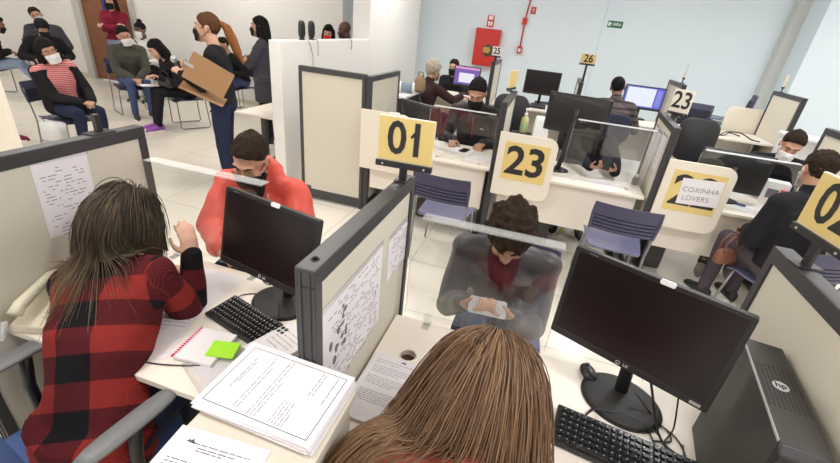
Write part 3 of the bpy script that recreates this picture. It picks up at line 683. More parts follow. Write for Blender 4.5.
def office_chair(label, loc, rz, seat_z=.47, arms=True, back_h=.42, back_m=None, seat_m=None, group=None, bw=.22):
    o = thing('office_chair', label, 'chair', loc, rz, group)
    sh = rrect(.48, .47, .12, 5)
    MB().loft([[(x*a, y*a, seat_z+z) for x, y in sh] for a, z in ((.90, -.085), (1, -.06), (1, -.02), (.94, 0), (.5, .004))]).build('seat', seat_m or M_bfab, o, 0, True)
    f = Matrix.Translation((0, -.245, seat_z+.17+back_h/2)) @ Matrix.Rotation(R(8), 4, 'X')
    rr = rrect(bw*2, back_h, .12, 6)
    MB().loft([[f @ Vector((x*a, y_, z*a)) for x, z in rr] for a, y_ in ((.93, .03), (1, .012), (1, -.012), (.95, -.03))]).build('backrest', back_m or M_blkm, o, 0, True)
    MB().tube([(0, -.08, seat_z-.09), (0, -.28, seat_z-.07), (0, -.30, seat_z+.1), (0, -.285, seat_z+.3)], .022, 8).build('back_bracket', M_blk, o, 0, True)
    MB().cyl((0, 0, .10), (0, 0, seat_z-.08), .028, 12).build('gas_column', M_blk, o, 0, True)
    for i in range(5):
        a = 2*PI*i/5+.3; l = MB().tube([(0, 0, .13), (.15*math.cos(a), .15*math.sin(a), .105), (.28*math.cos(a), .28*math.sin(a), .075)], [.025, .02, .015], 8).build('base_arm', M_blk, o, 0, True)
        q = MB(); q.cyl((.28*math.cos(a)-.02*math.sin(a), .28*math.sin(a)+.02*math.cos(a), .027), (.28*math.cos(a)+.02*math.sin(a), .28*math.sin(a)-.02*math.cos(a), .027), .027, 12).build('caster', M_blk, l)
    if arms:
        for s in (-1, 1):
            p = MB(); sec = []
            for t in range(9):
                y = -.14+.30*t/8; wd = .039*math.sqrt(max(.05, 1-((t-4)/4.25)**4)); sec.append([(s*.285+wd*math.cos(q*PI/6), y, seat_z+.235+.013*math.sin(q*PI/6)+.012*(t/8)) for q in range(12)])
            p.loft(sec).build('armrest', M_arm, o, 0, True)
            MB().tube([(s*.285, .02, seat_z+.23), (s*.285, .0, seat_z+.10), (s*.28, -.0, seat_z-.05), (s*.16, 0, seat_z-.09)], .02, 8).build('arm_post', M_blk, o, 0, True)
    return o
office_chair('blue upholstered office chair with grey armrests under the plaid woman', (-1.255, .62, 0), R(-8), .47, True, back_m=M_bfab)
office_chair('office chair under the long haired woman at the front', (-.06, .28, 0), 0, .46, False)
GO = 'dark office chairs of the desk staff'
office_chair('black office chair back right of the masked man at desk 24', (-.42, 5.35, 0), R(180), .52, False, .46, group=GO)
office_chair('office chair under the masked man at desk 24', (-.76, 4.95, 0), R(180), .47, False, .30, group=GO)
office_chair('office chair under the man behind the back turned monitor', (.45, 4.95, 0), R(180), .47, False, .30, group=GO)
office_chair('dark blue office chair under the man in the quilted jacket', (.83, 5.95, 0), 0, .56, False, .36, mat('navy_fabric', (.018, .02, .05), .8), group=GO)
office_chair('black office chair back behind the 22 board monitor', (1.72, 5.42, 0), R(170), .50, False, .50, group=GO, bw=.21)
office_chair('office chair under the man in white mask', (2.12, 4.95, 0), R(165), .47, False, .30, group=GO)
office_chair('office chair under the grey haired person in brown jacket', (-1.72, 5.85, 0), R(-20), .55, False, .30, group=GO)
# ------------------------------------------------------------------ people
SKIN = {'light': mat('skin_light', (.62, .36, .26), .55, noise=.06, scale=30), 'tan': mat('skin_tan', (.48, .26, .17), .55, noise=.06, scale=30),
        'brown': mat('skin_brown', (.26, .125, .075), .5, noise=.06, scale=30), 'dark': mat('skin_dark', (.12, .055, .032), .5, noise=.06, scale=30)}
M_eye = mat('eye_white', (.75, .73, .70), .25); M_iris = mat('eye_dark', (.03, .018, .012), .2)
HAIR = {'black': mat('hair_black', (.012, .010, .010), .8, noise=.45, scale=55, bump=.6, spec=.12), 'dark': mat('hair_dark_brown', (.028, .017, .012), .8, noise=.45, scale=55, bump=.6, spec=.12),
        'brown': mat('hair_brown', (.09, .042, .02), .8, noise=.45, scale=55, bump=.6, spec=.12), 'grey': mat('hair_grey', (.42, .37, .29), .8, noise=.45, scale=55, bump=.6, spec=.12),
        'auburn': mat('hair_auburn', (.22, .085, .03), .8, noise=.45, scale=55, bump=.6, spec=.12)}
def cloth(name, col, noise=.08, scale=120, bump=.15, rough=.9): return mat(name, col, rough, noise=noise, scale=scale, bump=bump, spec=.2)
def cap(mb, p1, r1, p2, r2, n=14, k=4):
    p1, p2 = Vector(p1), Vector(p2); ax = p2-p1; L = ax.length
    if L < 1e-5: return mb.ell(p1, (r1, r1, r1))
    t = ax/L; u = t.orthogonal().normalized(); w_ = t.cross(u); rings = []
    for i in range(k+1):
        a = -PI/2+PI/2*i/k; a = max(a, -PI/2+.08); rings.append((p1+t*r1*math.sin(a), r1*math.cos(a)))
    for i in range(k+1):
        a = PI/2*i/k; a = min(a, PI/2-.08); rings.append((p2+t*r2*math.sin(a), r2*math.cos(a)))
    return mb.loft([[c+(u*math.cos(2*PI*j/n)+w_*math.sin(2*PI*j/n))*r for j in range(n)] for c, r in rings])
def nz(P, f, ph=0.):   # cheap smooth noise, vectorised
    x, y, z = P[:, 0]*f, P[:, 1]*f, P[:, 2]*f
    a = np.sin(x*1.0+1.7*np.sin(y*.8+ph)+ph)+np.sin(y*1.2+1.5*np.sin(z*.9+1.3)+ph*2)+np.sin(z*1.1+1.6*np.sin(x*.7+2.1)+ph*3)
    return a/3
def remesh(mb, vox, sm=3, name='m', disp=None, smf=.5):
    me = bpy.data.meshes.new(name); me.from_pydata([tuple(p) for p in mb.v], [], mb.f); me.update()
    bm = bmesh.new(); bm.from_mesh(me); bm.to_mesh(me); bm.free()
    o = bpy.data.objects.new('tmp', me); COL.objects.link(o)
    r = o.modifiers.new('r', 'REMESH'); r.mode = 'VOXEL'; r.voxel_size = vox
    if sm: s = o.modifiers.new('s', 'SMOOTH'); s.iterations = sm; s.factor = smf
    dg = bpy.context.evaluated_depsgraph_get(); m2 = bpy.data.meshes.new_from_object(o.evaluated_get(dg)); m2.name = name
    bpy.data.objects.remove(o); bpy.data.meshes.remove(me)
    if disp:
        n = len(m2.vertices); P = np.zeros(n*3); m2.vertices.foreach_get('co', P); P = P.reshape(-1, 3)
        N = np.zeros(n*3); m2.vertices.foreach_get('normal', N); N = N.reshape(-1, 3)
        d_ = sum(a*nz(P*np.array(st), f, ph) for a, f, ph, st in disp); P = P+N*d_[:, None]; m2.vertices.foreach_set('co', P.ravel()); m2.update()
    m2.polygons.foreach_set('use_smooth', [True]*len(m2.polygons))
    return m2
def rotm(pitch=0, roll=0, yaw=0):   # pitch: nod forward/down, yaw: turn left, roll: tilt to the right
    return Matrix.Rotation(R(yaw), 3, 'Z') @ Matrix.Rotation(-R(pitch), 3, 'X') @ Matrix.Rotation(R(roll), 3, 'Y')
def ik(S, W, l1, l2, pole):
    S, W = Vector(S), Vector(W); d_ = W-S; D = d_.length
    if D > (l1+l2)*.995: k_ = D/((l1+l2)*.995); l1 *= k_; l2 *= k_
    D = max(D, abs(l1-l2)+.01); t = d_.normalized(); a = (l1*l1-l2*l2+D*D)/(2*D); h = math.sqrt(max(0, l1*l1-a*a))
    p = Vector(pole); p = p-t*p.dot(t); p = p.normalized() if p.length > 1e-4 else t.orthogonal().normalized()
    return S+t*a+p*h
def hand_prims(mb, W, fdir, pn, side, sc=1., curl=.4, spread=.12, point=False):
    """W wrist, fdir finger direction, pn palm normal (the way the palm faces), side +1 right hand"""
    f = Vector(fdir).normalized(); n_ = Vector(pn); n_ = (n_-f*n_.dot(f)).normalized(); x = f.cross(n_)*side   # towards the thumb... flipped below
    x = n_.cross(f)*side*-1 if False else x
    th = x
    for a, b_ in ((-.026, .0), (-.009, .004), (.009, .004), (.026, 0)):
        cap(mb, W+th*a*.7*sc+f*.012*sc, .015*sc, W+th*a*sc+f*(.082+b_)*sc, .0115*sc, 10, 3)
    cap(mb, W-f*.02*sc, .022*sc, W+f*.03*sc, .020*sc, 10, 3)
    for i, (a, ln) in enumerate(((.027, .072), (.009, .080), (-.009, .075), (-.026, .058))):
        p = W+th*a*sc+f*(.085+(0 if i in (0, 3) else .005))*sc; ang = 0; c_ = curl*(.35 if (point and i == 0) else 1)
        d0 = (f+th*(a*spread/.03)).normalized()
        for j, (fr, r1, r2) in enumerate(((.45, .0095, .0088), (.32, .0088, .0082), (.25, .0082, .0072))):
            ang += c_*(.9, 1.2, .8)[j]; d_ = d0*math.cos(ang)+n_*math.sin(ang); q = p+d_*ln*fr*sc
            cap(mb, p, r1*sc, q, r2*sc, 8, 3); p = q
    p = W+th*.022*sc+f*.02*sc; q = p+(th*.75+f*.6+n_*.25).normalized()*.042*sc; cap(mb, p, .0135*sc, q, .011*sc, 8, 3)
    q2 = q+(th*.25+f*.85+n_*(.25+curl*.6)).normalized()*.032*sc; cap(mb, q, .0105*sc, q2, .0095*sc, 8, 3)
    q3 = q2+(f*.9+n_*(.2+curl)-th*.1).normalized()*.022*sc; cap(mb, q2, .0095*sc, q3, .0078*sc, 8, 3)
def head_prims(mb, c, H, s=1.):
    T = lambda x, y, z: c+H @ Vector((x*s, y*s, z*s))
    def E(p, r): mb.ell(T(*p), [q*s for q in r], H, 20, 14)
    E((0, -.012, .040), (.076, .096, .088)); E((0, .028, -.025), (.062, .066, .085)); E((0, .02, -.06), (.052, .062, .05)); E((0, .068, -.098), (.024, .022, .02))
    for q in (-1, 1):
        E((q*.036, .062, -.025), (.026, .026, .026)); E((q*.078, -.006, .0), (.009, .02, .032)); E((q*.082, -.012, .012), (.007, .017, .017))
        cap(mb, T(q*.012, .090, .036), .011*s, T(q*.046, .076, .036), .009*s, 8, 3)
        E((q*.012, .100, -.026), (.009, .011, .009))
        E((q*.031, .070, .014), (.0155, .014, .011))
    cap(mb, T(0, .088, .026), .0085*s, T(0, .112, -.018), .012*s, 8, 3)
    cap(mb, T(-.016, .090, -.060), .008*s, T(.016, .090, -.060), .008*s, 8, 3); cap(mb, T(-.013, .089, -.071), .009*s, T(.013, .089, -.071), .009*s, 8, 3)
def sph_shell(c, H, s, fn, nu=48, nv=28):
    """closed star-shaped surface in the head's frame; fn(dir x,y,z arrays) -> points"""
    th = np.linspace(.02, PI-.02, nv); ph = np.linspace(0, 2*PI, nu, endpoint=False); TH, PH = np.meshgrid(th, ph, indexing='ij')
    D = np.stack([np.sin(TH)*np.cos(PH), np.sin(TH)*np.sin(PH), np.cos(TH)], -1).reshape(-1, 3)
    P = fn(D)*s; Hn = np.array(H); P = P @ Hn.T+np.array(c)
    F = [(i*nu+j, (i+1)*nu+j, (i+1)*nu+(j+1) % nu, i*nu+(j+1) % nu) for i in range(nv-1) for j in range(nu)]
    F += [tuple(range(nu)), tuple((nv-1)*nu+j for j in range(nu-1, -1, -1))]
    return P, F
def hair_cap_pts(D, thick, amp=0., freq=40., front=.060, side=.0, back=-.075, ph=0., fade=.5):
    az = np.arctan2(D[:, 0], D[:, 1]); a = np.abs(az)/PI     # 0 at the face, 1 at the back
    line = np.interp(a, [0, .22, .33, .44, .56, .68, 1.], [front, front*.85, front*.45+side*.3, side-.012, side+.005, back*.7, back])
    rad = np.array([.076, .096, .088]); base = D*rad+np.array([0, -.012, .040])
    up = np.clip((base[:, 2]-line)/.018, 0, 1); up = up*up*(3-2*up)
    t = thick*(fade+(1-fade)*np.clip((D[:, 2]+.15)*1.2, 0, 1))
    n_ = nz(D, freq/8, ph)*.55+nz(D, freq/3.4, ph+1)*.45
    k = (1+(t+amp*n_)/.088)*up+(.90)*(1-up)
    return D*rad*k[:, None]+np.array([0, -.012, .040])
def mask_mesh(c, H, s, m, parent):
    """pleated cloth face mask over nose and chin with ear loops"""
    nu, nv = 22, 12; V = []
    for j in range(nv+1):
        for i in range(nu+1):
            u = -1+2*i/nu; v = j/nv; z = .000-.106*v - .012*(u*u)*(1 if v < .5 else -1)*1.2*(1-v)
            a = u*R(68); w_ = .072-.012*v
            y = .026+(.070+.016*math.exp(-((v-.3)/.25)**2)*math.exp(-(u/.35)**2))*math.cos(a)**.8 if abs(a) < PI/2 else .03
            x = w_*math.sin(a)*1.03
            if v > .9: y -= .012*(v-.9)/.1
            V.append(c+H @ Vector((x*s, (y+.012+.008*v+.0012*math.sin(v*22))*s, z*s)))
    F = [(j*(nu+1)+i, j*(nu+1)+i+1, (j+1)*(nu+1)+i+1, (j+1)*(nu+1)+i) for j in range(nv) for i in range(nu)]
    o = MB().add(V, F).build('face_mask', m, parent, 0, True); q = o.modifiers.new('t', 'SOLIDIFY'); q.thickness = .003; q.offset = 1
    lp = MB()
    for e in (-1, 1):
        lp.tube([c+H @ (Vector(p)*s) for p in ((e*.066, .052, .0), (e*.078, .015, .012), (e*.086, -.018, .016), (e*.084, -.026, -.01), (e*.078, .0, -.035), (e*.058, .045, -.07))], .0022*s, 5)
    lp.build('ear_loop', m, o, 0, True)
    return o

def person(label, loc, rz, *, P=(0, 0, .56), lean=12, side=0, twist=0, head=(10, 0, 0), neck=(0, .02, .0), s=1., fem=False, skin='light', top=None, bottom=None, shoes=None,
           hair=('short', 'black'), mask=None, R_=None, L_=None, knees=None, ankles=None, vox=.011, T=.47, hem=.0, loose=0., extra=None, sleeve=1., hood=False, brow=True, sh=None, name='person', collar=None, feet=True, fold=.006, tuv=None, footdir=None, wd=False):
    """R_/L_ = (wrist xyz in own frame, finger dir, palm normal, curl[, pole])"""
    root = thing(name, label, 'person', loc, rz); P = Vector(P)
    up = rotm(lean, side, 0) @ Vector((0, 0, 1)); upc = rotm(lean*1.25, side, 0) @ Vector((0, 0, 1))
    mid = P+up*T*.5*s; C = mid+upc*T*.5*s
    fw = rotm(lean, side, 0) @ rotm(0, 0, twist) @ Vector((0, 1, 0)); rtv = fw.cross(upc).normalized()
    rt0 = Vector((1, 0, 0)); fw0 = Vector((0, 1, 0))
    shw = (sh or (.165 if fem else .185))*s
    S = {1: C+rtv*shw-upc*.045*s, -1: C-rtv*shw-upc*.045*s}
    Hm = rotm(*head) if len(head) == 3 else rotm(*head[:3])
    Hcn = C+upc*.085*s+Vector(neck)*s+Hm @ Vector((0, .012, .085))*s
    # torso rings
    wf = .90 if fem else 1.
    sec = [(0, .165 if not fem else .172, .115), (.18, .150*wf, .108), (.38, .142*wf, .102), (.62, .165*wf, .118), (.82, .172*wf, .108), (.93, .135*wf, .085), (1.0, .07, .062)]
    def torso(mb, g, bulk=0., lo=0., hemflare=0.):
        rings = []; n = 20
        rows = ([(-lo-.001, sec[0][1]+hemflare, sec[0][2]+hemflare)] if lo > 0 else [])+sec
        for t, rx, ry in rows:
            if t < .5: c_ = P+up*(t*T*s); 
            else: c_ = mid+upc*((t-.5)*T*s)
            k = max(0, min(1, t)); xr = (rt0*(1-k)+rtv*k).normalized(); yr = (fw0*(1-k)+fw*k); yr = (yr-xr*yr.dot(xr)).normalized()
            gg = g+bulk*(1 if t < .9 else .3)
            rings.append([c_+xr*((rx*s+gg)*math.copysign(abs(math.cos(a))**.85, math.cos(a)))+yr*((ry*s+gg)*math.copysign(abs(math.sin(a))**.9, math.sin(a))) for a in [2*PI*j/n for j in range(n)]])
        mb.loft(rings)
        for q in (-1, 1):
            cap(mb, C-upc*.01*s, .055*s+g, S[q]+upc*.005*s, .056*s+g+bulk*.4)
            cap(mb, S[q]-upc*.02*s-rtv*q*.03*s, .066*s+g+bulk*.4, mid+upc*.12*s+rtv*q*.09*s, .085*s+g)
    # limbs
    l1, l2 = .285*s, .255*s; el, wr = {}, {}; hd = {1: R_, -1: L_}
    for q in (1, -1):
        h = hd[q] or ((q*.20, .28, P.z+.14), (0, 1, -.1), (0, 0, -1), .5)
        if wd and hd[q] is not None: h = (h[0],)+tuple(tuple(Matrix.Rotation(-rz, 3, 'Z') @ Vector(v)) for v in h[1:3])+(h[3],)+tuple(tuple(Matrix.Rotation(-rz, 3, 'Z') @ Vector(v)) for v in h[4:5])
        wr[q] = Vector(h[0]); pole = h[4] if len(h) > 4 else (q*.6, -.4, -.8); el[q] = ik(S[q], wr[q], l1, l2, pole); hd[q] = h
    hip = {q: P+Vector((q*.088*s, .01, -.02)) for q in (1, -1)}
    kn = knees or {q: (q*.11, .43*s, P.z+.0) for q in (1, -1)}; an = ankles or {q: (q*.12, .42*s, .085) for q in (1, -1)}
    kn = {q: Vector(kn[q]) for q in kn}; an = {q: Vector(an[q]) for q in an}
    def arm(mb, q, g, bulk=0., to=1.):
        cap(mb, S[q], .053*s+g+bulk*.5, el[q], .042*s+g+bulk*.6); e = el[q].lerp(wr[q], to); cap(mb, el[q], .041*s+g+bulk*.6, e, (.027+.012*(1-to))*s+g+bulk*.5)
    def legs(mb, g, to=1.):
        mb.ell(P+Vector((0, 0, -.01)), (.165*s+g, .125*s+g, .115*s+g), None, 18, 12)
        for q in (1, -1): cap(mb, hip[q], .088*s+g, kn[q], .058*s+g); e = kn[q].lerp(an[q], to); cap(mb, kn[q], .056*s+g, e, .040*s+g)
    sm = 4 if vox < .009 else 2
    b = MB(); head_prims(b, Hcn, Hm, s); cap(b, C-upc*.03*s, .060*s, Hcn+Hm @ Vector((0, -.02, -.05))*s, .052*s)
    torso(b, -.010 if top else 0.)
    for q in (1, -1):
        arm(b, q, -.006); h = hd[q]; hand_prims(b, wr[q], h[1], h[2], q, s*(.92 if fem else 1.), h[3])
    legs(b, -.008)
    for q in (1, -1): cap(b, an[q]+Vector((0, 0, .02)), .036*s, an[q]+Vector((0, 0, -.03)), .030*s); cap(b, an[q]+Vector((0, 0, -.04)), .028*s, an[q]+Vector((q*.01, .12*s, -.06)), .018*s)
    body = link('body', remesh(b, vox, sm, 'body'), SKIN[skin], root)
    # clothing
    if bottom:
        m = MB(); legs(m, .006+.004*(vox > .009)); link('trousers', remesh(m, max(vox, .010), 3, 'trousers', [(.004, 22, .3, (1, 1, .7)), (.003, 47, 1.1, (1, 1, .5))]), bottom, root)
    if top:
        m = MB(); torso(m, .010, loose, hem, loose)
        for q in (1, -1): arm(m, q, .008+.003*(vox > .009), loose, sleeve)
        if hood:
            for a in range(-4, 5):
                t = a/4; c0_ = C+upc*(.045-.05*t*t)*s-fw*(.075-.09*t*t)*s+rtv*t*.115*s
                m.ell(c0_, (.055*s, .05*s, .06*s), None, 12, 8)
        if collar: cap(m, C-upc*.02, .070*s, C+upc*.055*s+fw*.01, .067*s)
        if extra: extra(m, C, upc, fw, rtv, S, P)
        me = remesh(m, max(vox, .0095), 3, 'top', [(fold, 17, .8, (1, 1, .8)), (fold*.6, 38, 2.2, (1, 1, .6))])
        if tuv: tuv(me, S, el, wr, P, C, rtv)
        link('jacket' if loose > .004 else 'sweater', me, top, root)
    if feet:
        for q in (1, -1):
            fd = Vector((q*.12, 1, 0)).normalized() if not footdir else Vector(footdir[q]).normalized(); a = an[q]; m = MB()
            gz = Vector((a.x, a.y, a.z-.085)); X = fd.cross(Vector((0, 0, 1)))
            rg = []
            for y, w_, h_ in ((-.068, .024, .075), (-.055, .036, .095), (0, .039, .10), (.05, .041, .085), (.11, .045, .066), (.16, .038, .054), (.187, .018, .035)):
                c_ = gz+fd*y*s; rg.append([c_+X*w_*s*math.cos(t)+Vector((0, 0, h_*s*(.5+.5*math.sin(t)))) for t in [2*PI*j/12 for j in range(12)]])
            sho = m.loft(rg).build('shoe', shoes or M_blkm, root, 0, True)
            MB().loft([[c_+Vector((0, 0, z_)) for c_ in [gz+fd*y*s+X*w_*s*1.05 for y, w_ in ((-.065, .02), (-.05, .035), (.05, .042), (.12, .045), (.17, .035), (.187, 0), (.17, -.035), (.12, -.045), (.05, -.042), (-.05, -.035), (-.065, -.02))]] for z_ in (0, .016)]).build('sole', M_white if shoes is not M_blkm else M_blk, sho)
    # face
    for q in (-1, 1):
        e = MB().ell(Hcn+Hm @ Vector((q*.031, .0735, .0125))*s, (.0125*s, .0115*s, .0095*s), Hm, 14, 10).build('eye', M_eye, root, 0, True)
        MB().ell(Hcn+Hm @ Vector((q*.031, .0835, .0105))*s, (.0055*s, .0035*s, .0062*s), Hm, 12, 8).build('iris', M_iris, e, 0, True)
        if head[0] >= 20 and vox < .009: MB().ell(Hcn+Hm @ Vector((q*.031, .0738, .0165))*s, (.0140*s, .0132*s, .0088*s), Hm, 14, 10).build('eyelid', SKIN[skin], root, 0, True)
        if brow:
            T_ = lambda x, y, z: Hcn+Hm @ Vector((x*s, y*s, z*s))
            MB().tube([T_(q*.013, .0985, .036), (T_(q*.030, .0935, .042)), T_(q*.050, .078, .035)], [.004*s, .0042*s, .002*s], 6).build('eyebrow', HAIR.get(hair[1], HAIR['black']), root, 0, True)
    hm_ = HAIR[hair[1]] if hair[1] in HAIR else hair[1]
    kind = hair[0]
    def capo(thick, amp, freq, **k):
        Pn, F = sph_shell(Hcn, Hm, s, lambda D: hair_cap_pts(D, thick, amp, freq, **k), 96 if vox < .009 else 48, 60 if vox < .009 else 30)
        m = MB(); m.add([tuple(p) for p in Pn], F); return m.build('hair', hm_, root, 0, True)
    if kind == 'short': capo(.019, .009, 66, front=.080, side=.032, fade=.22)
    elif kind == 'crop': capo(.008, .002, 60, front=.078, side=.030, fade=.4)
    elif kind == 'curly': capo(.034, .022, 62, front=.056, side=-.01, back=-.07)
    elif kind in ('long', 'pony', 'bun', 'strands'):
        m = MB(); T_ = lambda x, y, z: Hcn+Hm @ Vector((x*s, y*s, z*s))
        Pn, F = sph_shell(Hcn, Hm, s, lambda D: hair_cap_pts(D, .012, .0, 60, front=.062, side=-.03 if kind in ('long', 'strands') else -.01, back=-.10), 48, 30); m.add([tuple(p) for p in Pn], F)
        if kind == 'long':
            ln = hair[2] if len(hair) > 2 else .30
            for q in (-1, -.5, 0, .5, 1):
                a0 = T_(q*.070, -.045-.04*(1-q*q), .03); a1 = T_(q*.082, -.05-.045*(1-q*q), -.09); a2 = a1+(Vector((q*.015, -.02, -ln+.06))-upc*0)*s
                cap(m, a0, .036*s, a1, .038*s); cap(m, a1, .038*s, a2, .022*s)
            for q in (-1, 1): cap(m, T_(q*.072, .01, .03), .022*s, T_(q*.085, .012, -.10), .024*s)
        if kind == 'bun': m.ell(T_(0, -.03, .145), (.042*s, .042*s, .038*s)); 
        me = remesh(m, max(.006, vox*.7), 2, 'hair', [(.004, 55, .4, (1, 1, .25)), (.002, 120, 1.4, (1, 1, .2))]); link('hair', me, hm_, root)
        if kind == 'pony':
            m = MB(); pts = hair[3]; rr = hair[4]
            for i in range(len(pts)-1): cap(m, T_(*pts[i]), rr[i]*s, T_(*pts[i+1]), rr[i+1]*s)
            link('ponytail', remesh(m, .006, 2, 'ponytail', [(.004, 60, .4, (1, 1, .3))]), HAIR['auburn'], root)
            MB().ell(T_(*pts[0]), (.02*s, .02*s, .02*s)).build('hair_tie', M_blk, root, 0, True)
    if mask: mask_mesh(Hcn, Hm, s, mask, root)
    return dict(root=root, H=Hm, hc=Hcn, S=S, el=el, wr=wr, C=C, P=P, mid=mid, up=upc, fw=fw, rt=rtv, s=s)
def strands(pr, n, length, mat_, colliders, part=(0, .0, .115), rad=.0022, spread=1., seed=3, ds=.016, stiff=.55, front=.05, name='hair_strands', grav=(0, 0, -1), wav=.0, back=None, jitk=1., backw=.6, spread2=0., spl=(0, 0, 0), fmax=.6):
    """hair that leaves the parting, follows the skull and falls over shoulders and back"""
    rs = np.random.RandomState(seed); H = np.array(pr['H']); hc = np.array(pr['hc']); s = pr['s']
    # roots on the upper skull
    D = rs.normal(size=(n*6, 3)); D /= np.linalg.norm(D, axis=1)[:, None]; az = np.abs(np.arctan2(D[:, 0], D[:, 1]))/PI
    ok = (D[:, 1] < fmax) & (D[:, 2] > np.interp(az, [0, .25, .4, .6, 1], [.45, .35, .05, -.1, -.35])); D = D[ok][:n]; n = len(D)
    radii = np.array([.084, .104, .097])*s; L0 = D*radii+np.array([0, -.012, .040])*s
    p = L0 @ H.T+hc; pt = np.array(part)*s @ H.T+hc
    v = (p-pt); nl = D/radii; nl /= np.linalg.norm(nl, axis=1)[:, None]; nw = nl @ H.T
    v -= nw*(v*nw).sum(1)[:, None]; v /= np.linalg.norm(v, axis=1)[:, None]+1e-6
    if back is not None:
        bk = np.array(back) @ H.T; v = v+bk*backw; v -= nw*(v*nw).sum(1)[:, None]; v /= np.linalg.norm(v, axis=1)[:, None]
    ln = length*(.72+.33*rs.rand(n)); steps = int(length*1.05/ds)+1; g = np.array(grav, float); pts = [p.copy()]
    jit = rs.normal(size=(n, 3))*.10; off = rs.rand(n)*.012; phs = rs.rand(n)*6.28
    outw = (nw*np.array([1, .3, 0])+np.array(spl))*np.ones((n, 1))
    cols = [(hc+H @ (np.array([0, -.012, .040])*s), radii, H)]+colliders
    for k in range(steps):
        v = v*stiff+(g+outw*spread2+jit*jitk)*(1-stiff)*.62
        if wav: v = v+wav*np.stack([np.sin(phs+k*.55), np.cos(phs+k*.55), np.zeros(n)], 1)
        v /= np.linalg.norm(v, axis=1)[:, None]; p = p+v*ds
        for it in range(2):
            for cc, rr, M3 in cols:
                q = (p-cc) @ M3; rr2 = np.array(rr)+off[:, None]; dd = np.linalg.norm(q/rr2, axis=1); ins = dd < 1
                if ins.any(): q[ins] /= dd[ins][:, None]; p[ins] = q[ins] @ M3.T+cc
        v2 = p-pts[-1]; l_ = np.linalg.norm(v2, axis=1)[:, None]; v = v2/(l_+1e-9); pts.append(p.copy())
    A = np.stack(pts, 1); K = A.shape[1]; kk = min(K, 26); m = 3     # n, K, 3
    tt = np.linspace(0, 1, kk)[None]*np.clip(ln/ds, 4, K-1)[:, None]; i0 = np.clip(tt.astype(int), 0, K-2); fr = (tt-i0)[..., None]; ar = np.arange(n)[:, None]
    P_ = A[ar, i0]*(1-fr)+A[ar, i0+1]*fr
    for _ in range(2): P_[:, 1:-1] = (P_[:, :-2]+2*P_[:, 1:-1]+P_[:, 2:])/4
    t = np.gradient(P_, axis=1); t /= np.linalg.norm(t, axis=2)[..., None]+1e-9
    u = np.cross(t, np.array([.31, .87, .22])); u /= np.linalg.norm(u, axis=2)[..., None]+1e-9; w_ = np.cross(t, u)
    r_ = (rad*(1-.8*np.linspace(0, 1, kk)**3))[None, :, None]*(.7+.6*rs.rand(n))[:, None, None]
    V = np.stack([P_+(u*math.cos(2*PI*j/m)+w_*math.sin(2*PI*j/m))*r_ for j in range(m)], 2).reshape(-1, 3)
    base = (np.arange(n)*kk*m)[:, None, None]; aa = np.arange(kk-1)[None, :, None]; jj = np.arange(m)[None, None, :]; j2 = (jj+1) % m
    F = np.stack(np.broadcast_arrays(base+aa*m+jj, base+aa*m+j2, base+(aa+1)*m+j2, base+(aa+1)*m+jj), -1).reshape(-1, 4)
    me = bpy.data.meshes.new(name); nf = len(F); me.vertices.add(len(V)); me.vertices.foreach_set('co', V.ravel()); me.loops.add(nf*4); me.polygons.add(nf)
    me.loops.foreach_set('vertex_index', F.ravel().astype(np.int32)); me.polygons.foreach_set('loop_start', np.arange(0, nf*4, 4, dtype=np.int32)); me.update(calc_edges=True); me.validate()
    return link(name, me, mat_, pr['root'], 0, True)
def coll(c, r, M3=None): return (np.array(c, float), np.array(r if hasattr(r, '__len__') else (r, r, r), float), np.array(M3) if M3 is not None else np.eye(3))
def to_local(loc, rz, p):
    c_, s_ = math.cos(rz), math.sin(rz); x, y, z = p[0]-loc[0], p[1]-loc[1], p[2]-loc[2]
    return (c_*x+s_*y, -s_*x+c_*y, z)
# ------------------------------------------------------------------ the people
M_maskb = cloth('mask_black', (.015, .015, .016), .05); M_maskw = cloth('mask_white', (.80, .78, .80), .03); M_maskr = cloth('mask_red', (.65, .03, .04)); M_maskp = cloth('mask_purple', (.16, .10, .24)); M_maskg = cloth('mask_grey', (.50, .50, .47))
C_blk = cloth('black_cloth', (.014, .013, .016)); C_nvy = cloth('dark_denim', (.018, .024, .055)); C_jean = cloth('blue_denim', (.06, .09, .19)); C_ljean = cloth('pale_denim', (.26, .33, .45)); C_gry = cloth('olive_grey_cloth', (.075, .075, .06))
C_coral = mat('coral_nylon', (.68, .085, .06), .55, noise=.12, scale=25, bump=.12); C_char = mat('charcoal_nylon', (.075, .068, .075), .42, noise=.2, scale=12, bump=.1)
C_maroon = cloth('maroon_cloth', (.20, .015, .035)); C_scarf = cloth('dark_maroon_cloth', (.075, .014, .022)); C_white = cloth('white_knit', (.72, .71, .70)); C_brown = cloth('brown_cloth', (.045, .022, .022)); C_grycard = cloth('slate_cardigan', (.055, .052, .065)); C_salmon = cloth('salmon_cloth', (.55, .13, .10))
C_purpants = cloth('mauve_grey_trousers', (.075, .06, .075)); M_maroonshoe = cloth('maroon_shoe', (.20, .02, .05)); M_beigeshoe = cloth('grey_suede', (.25, .23, .2))
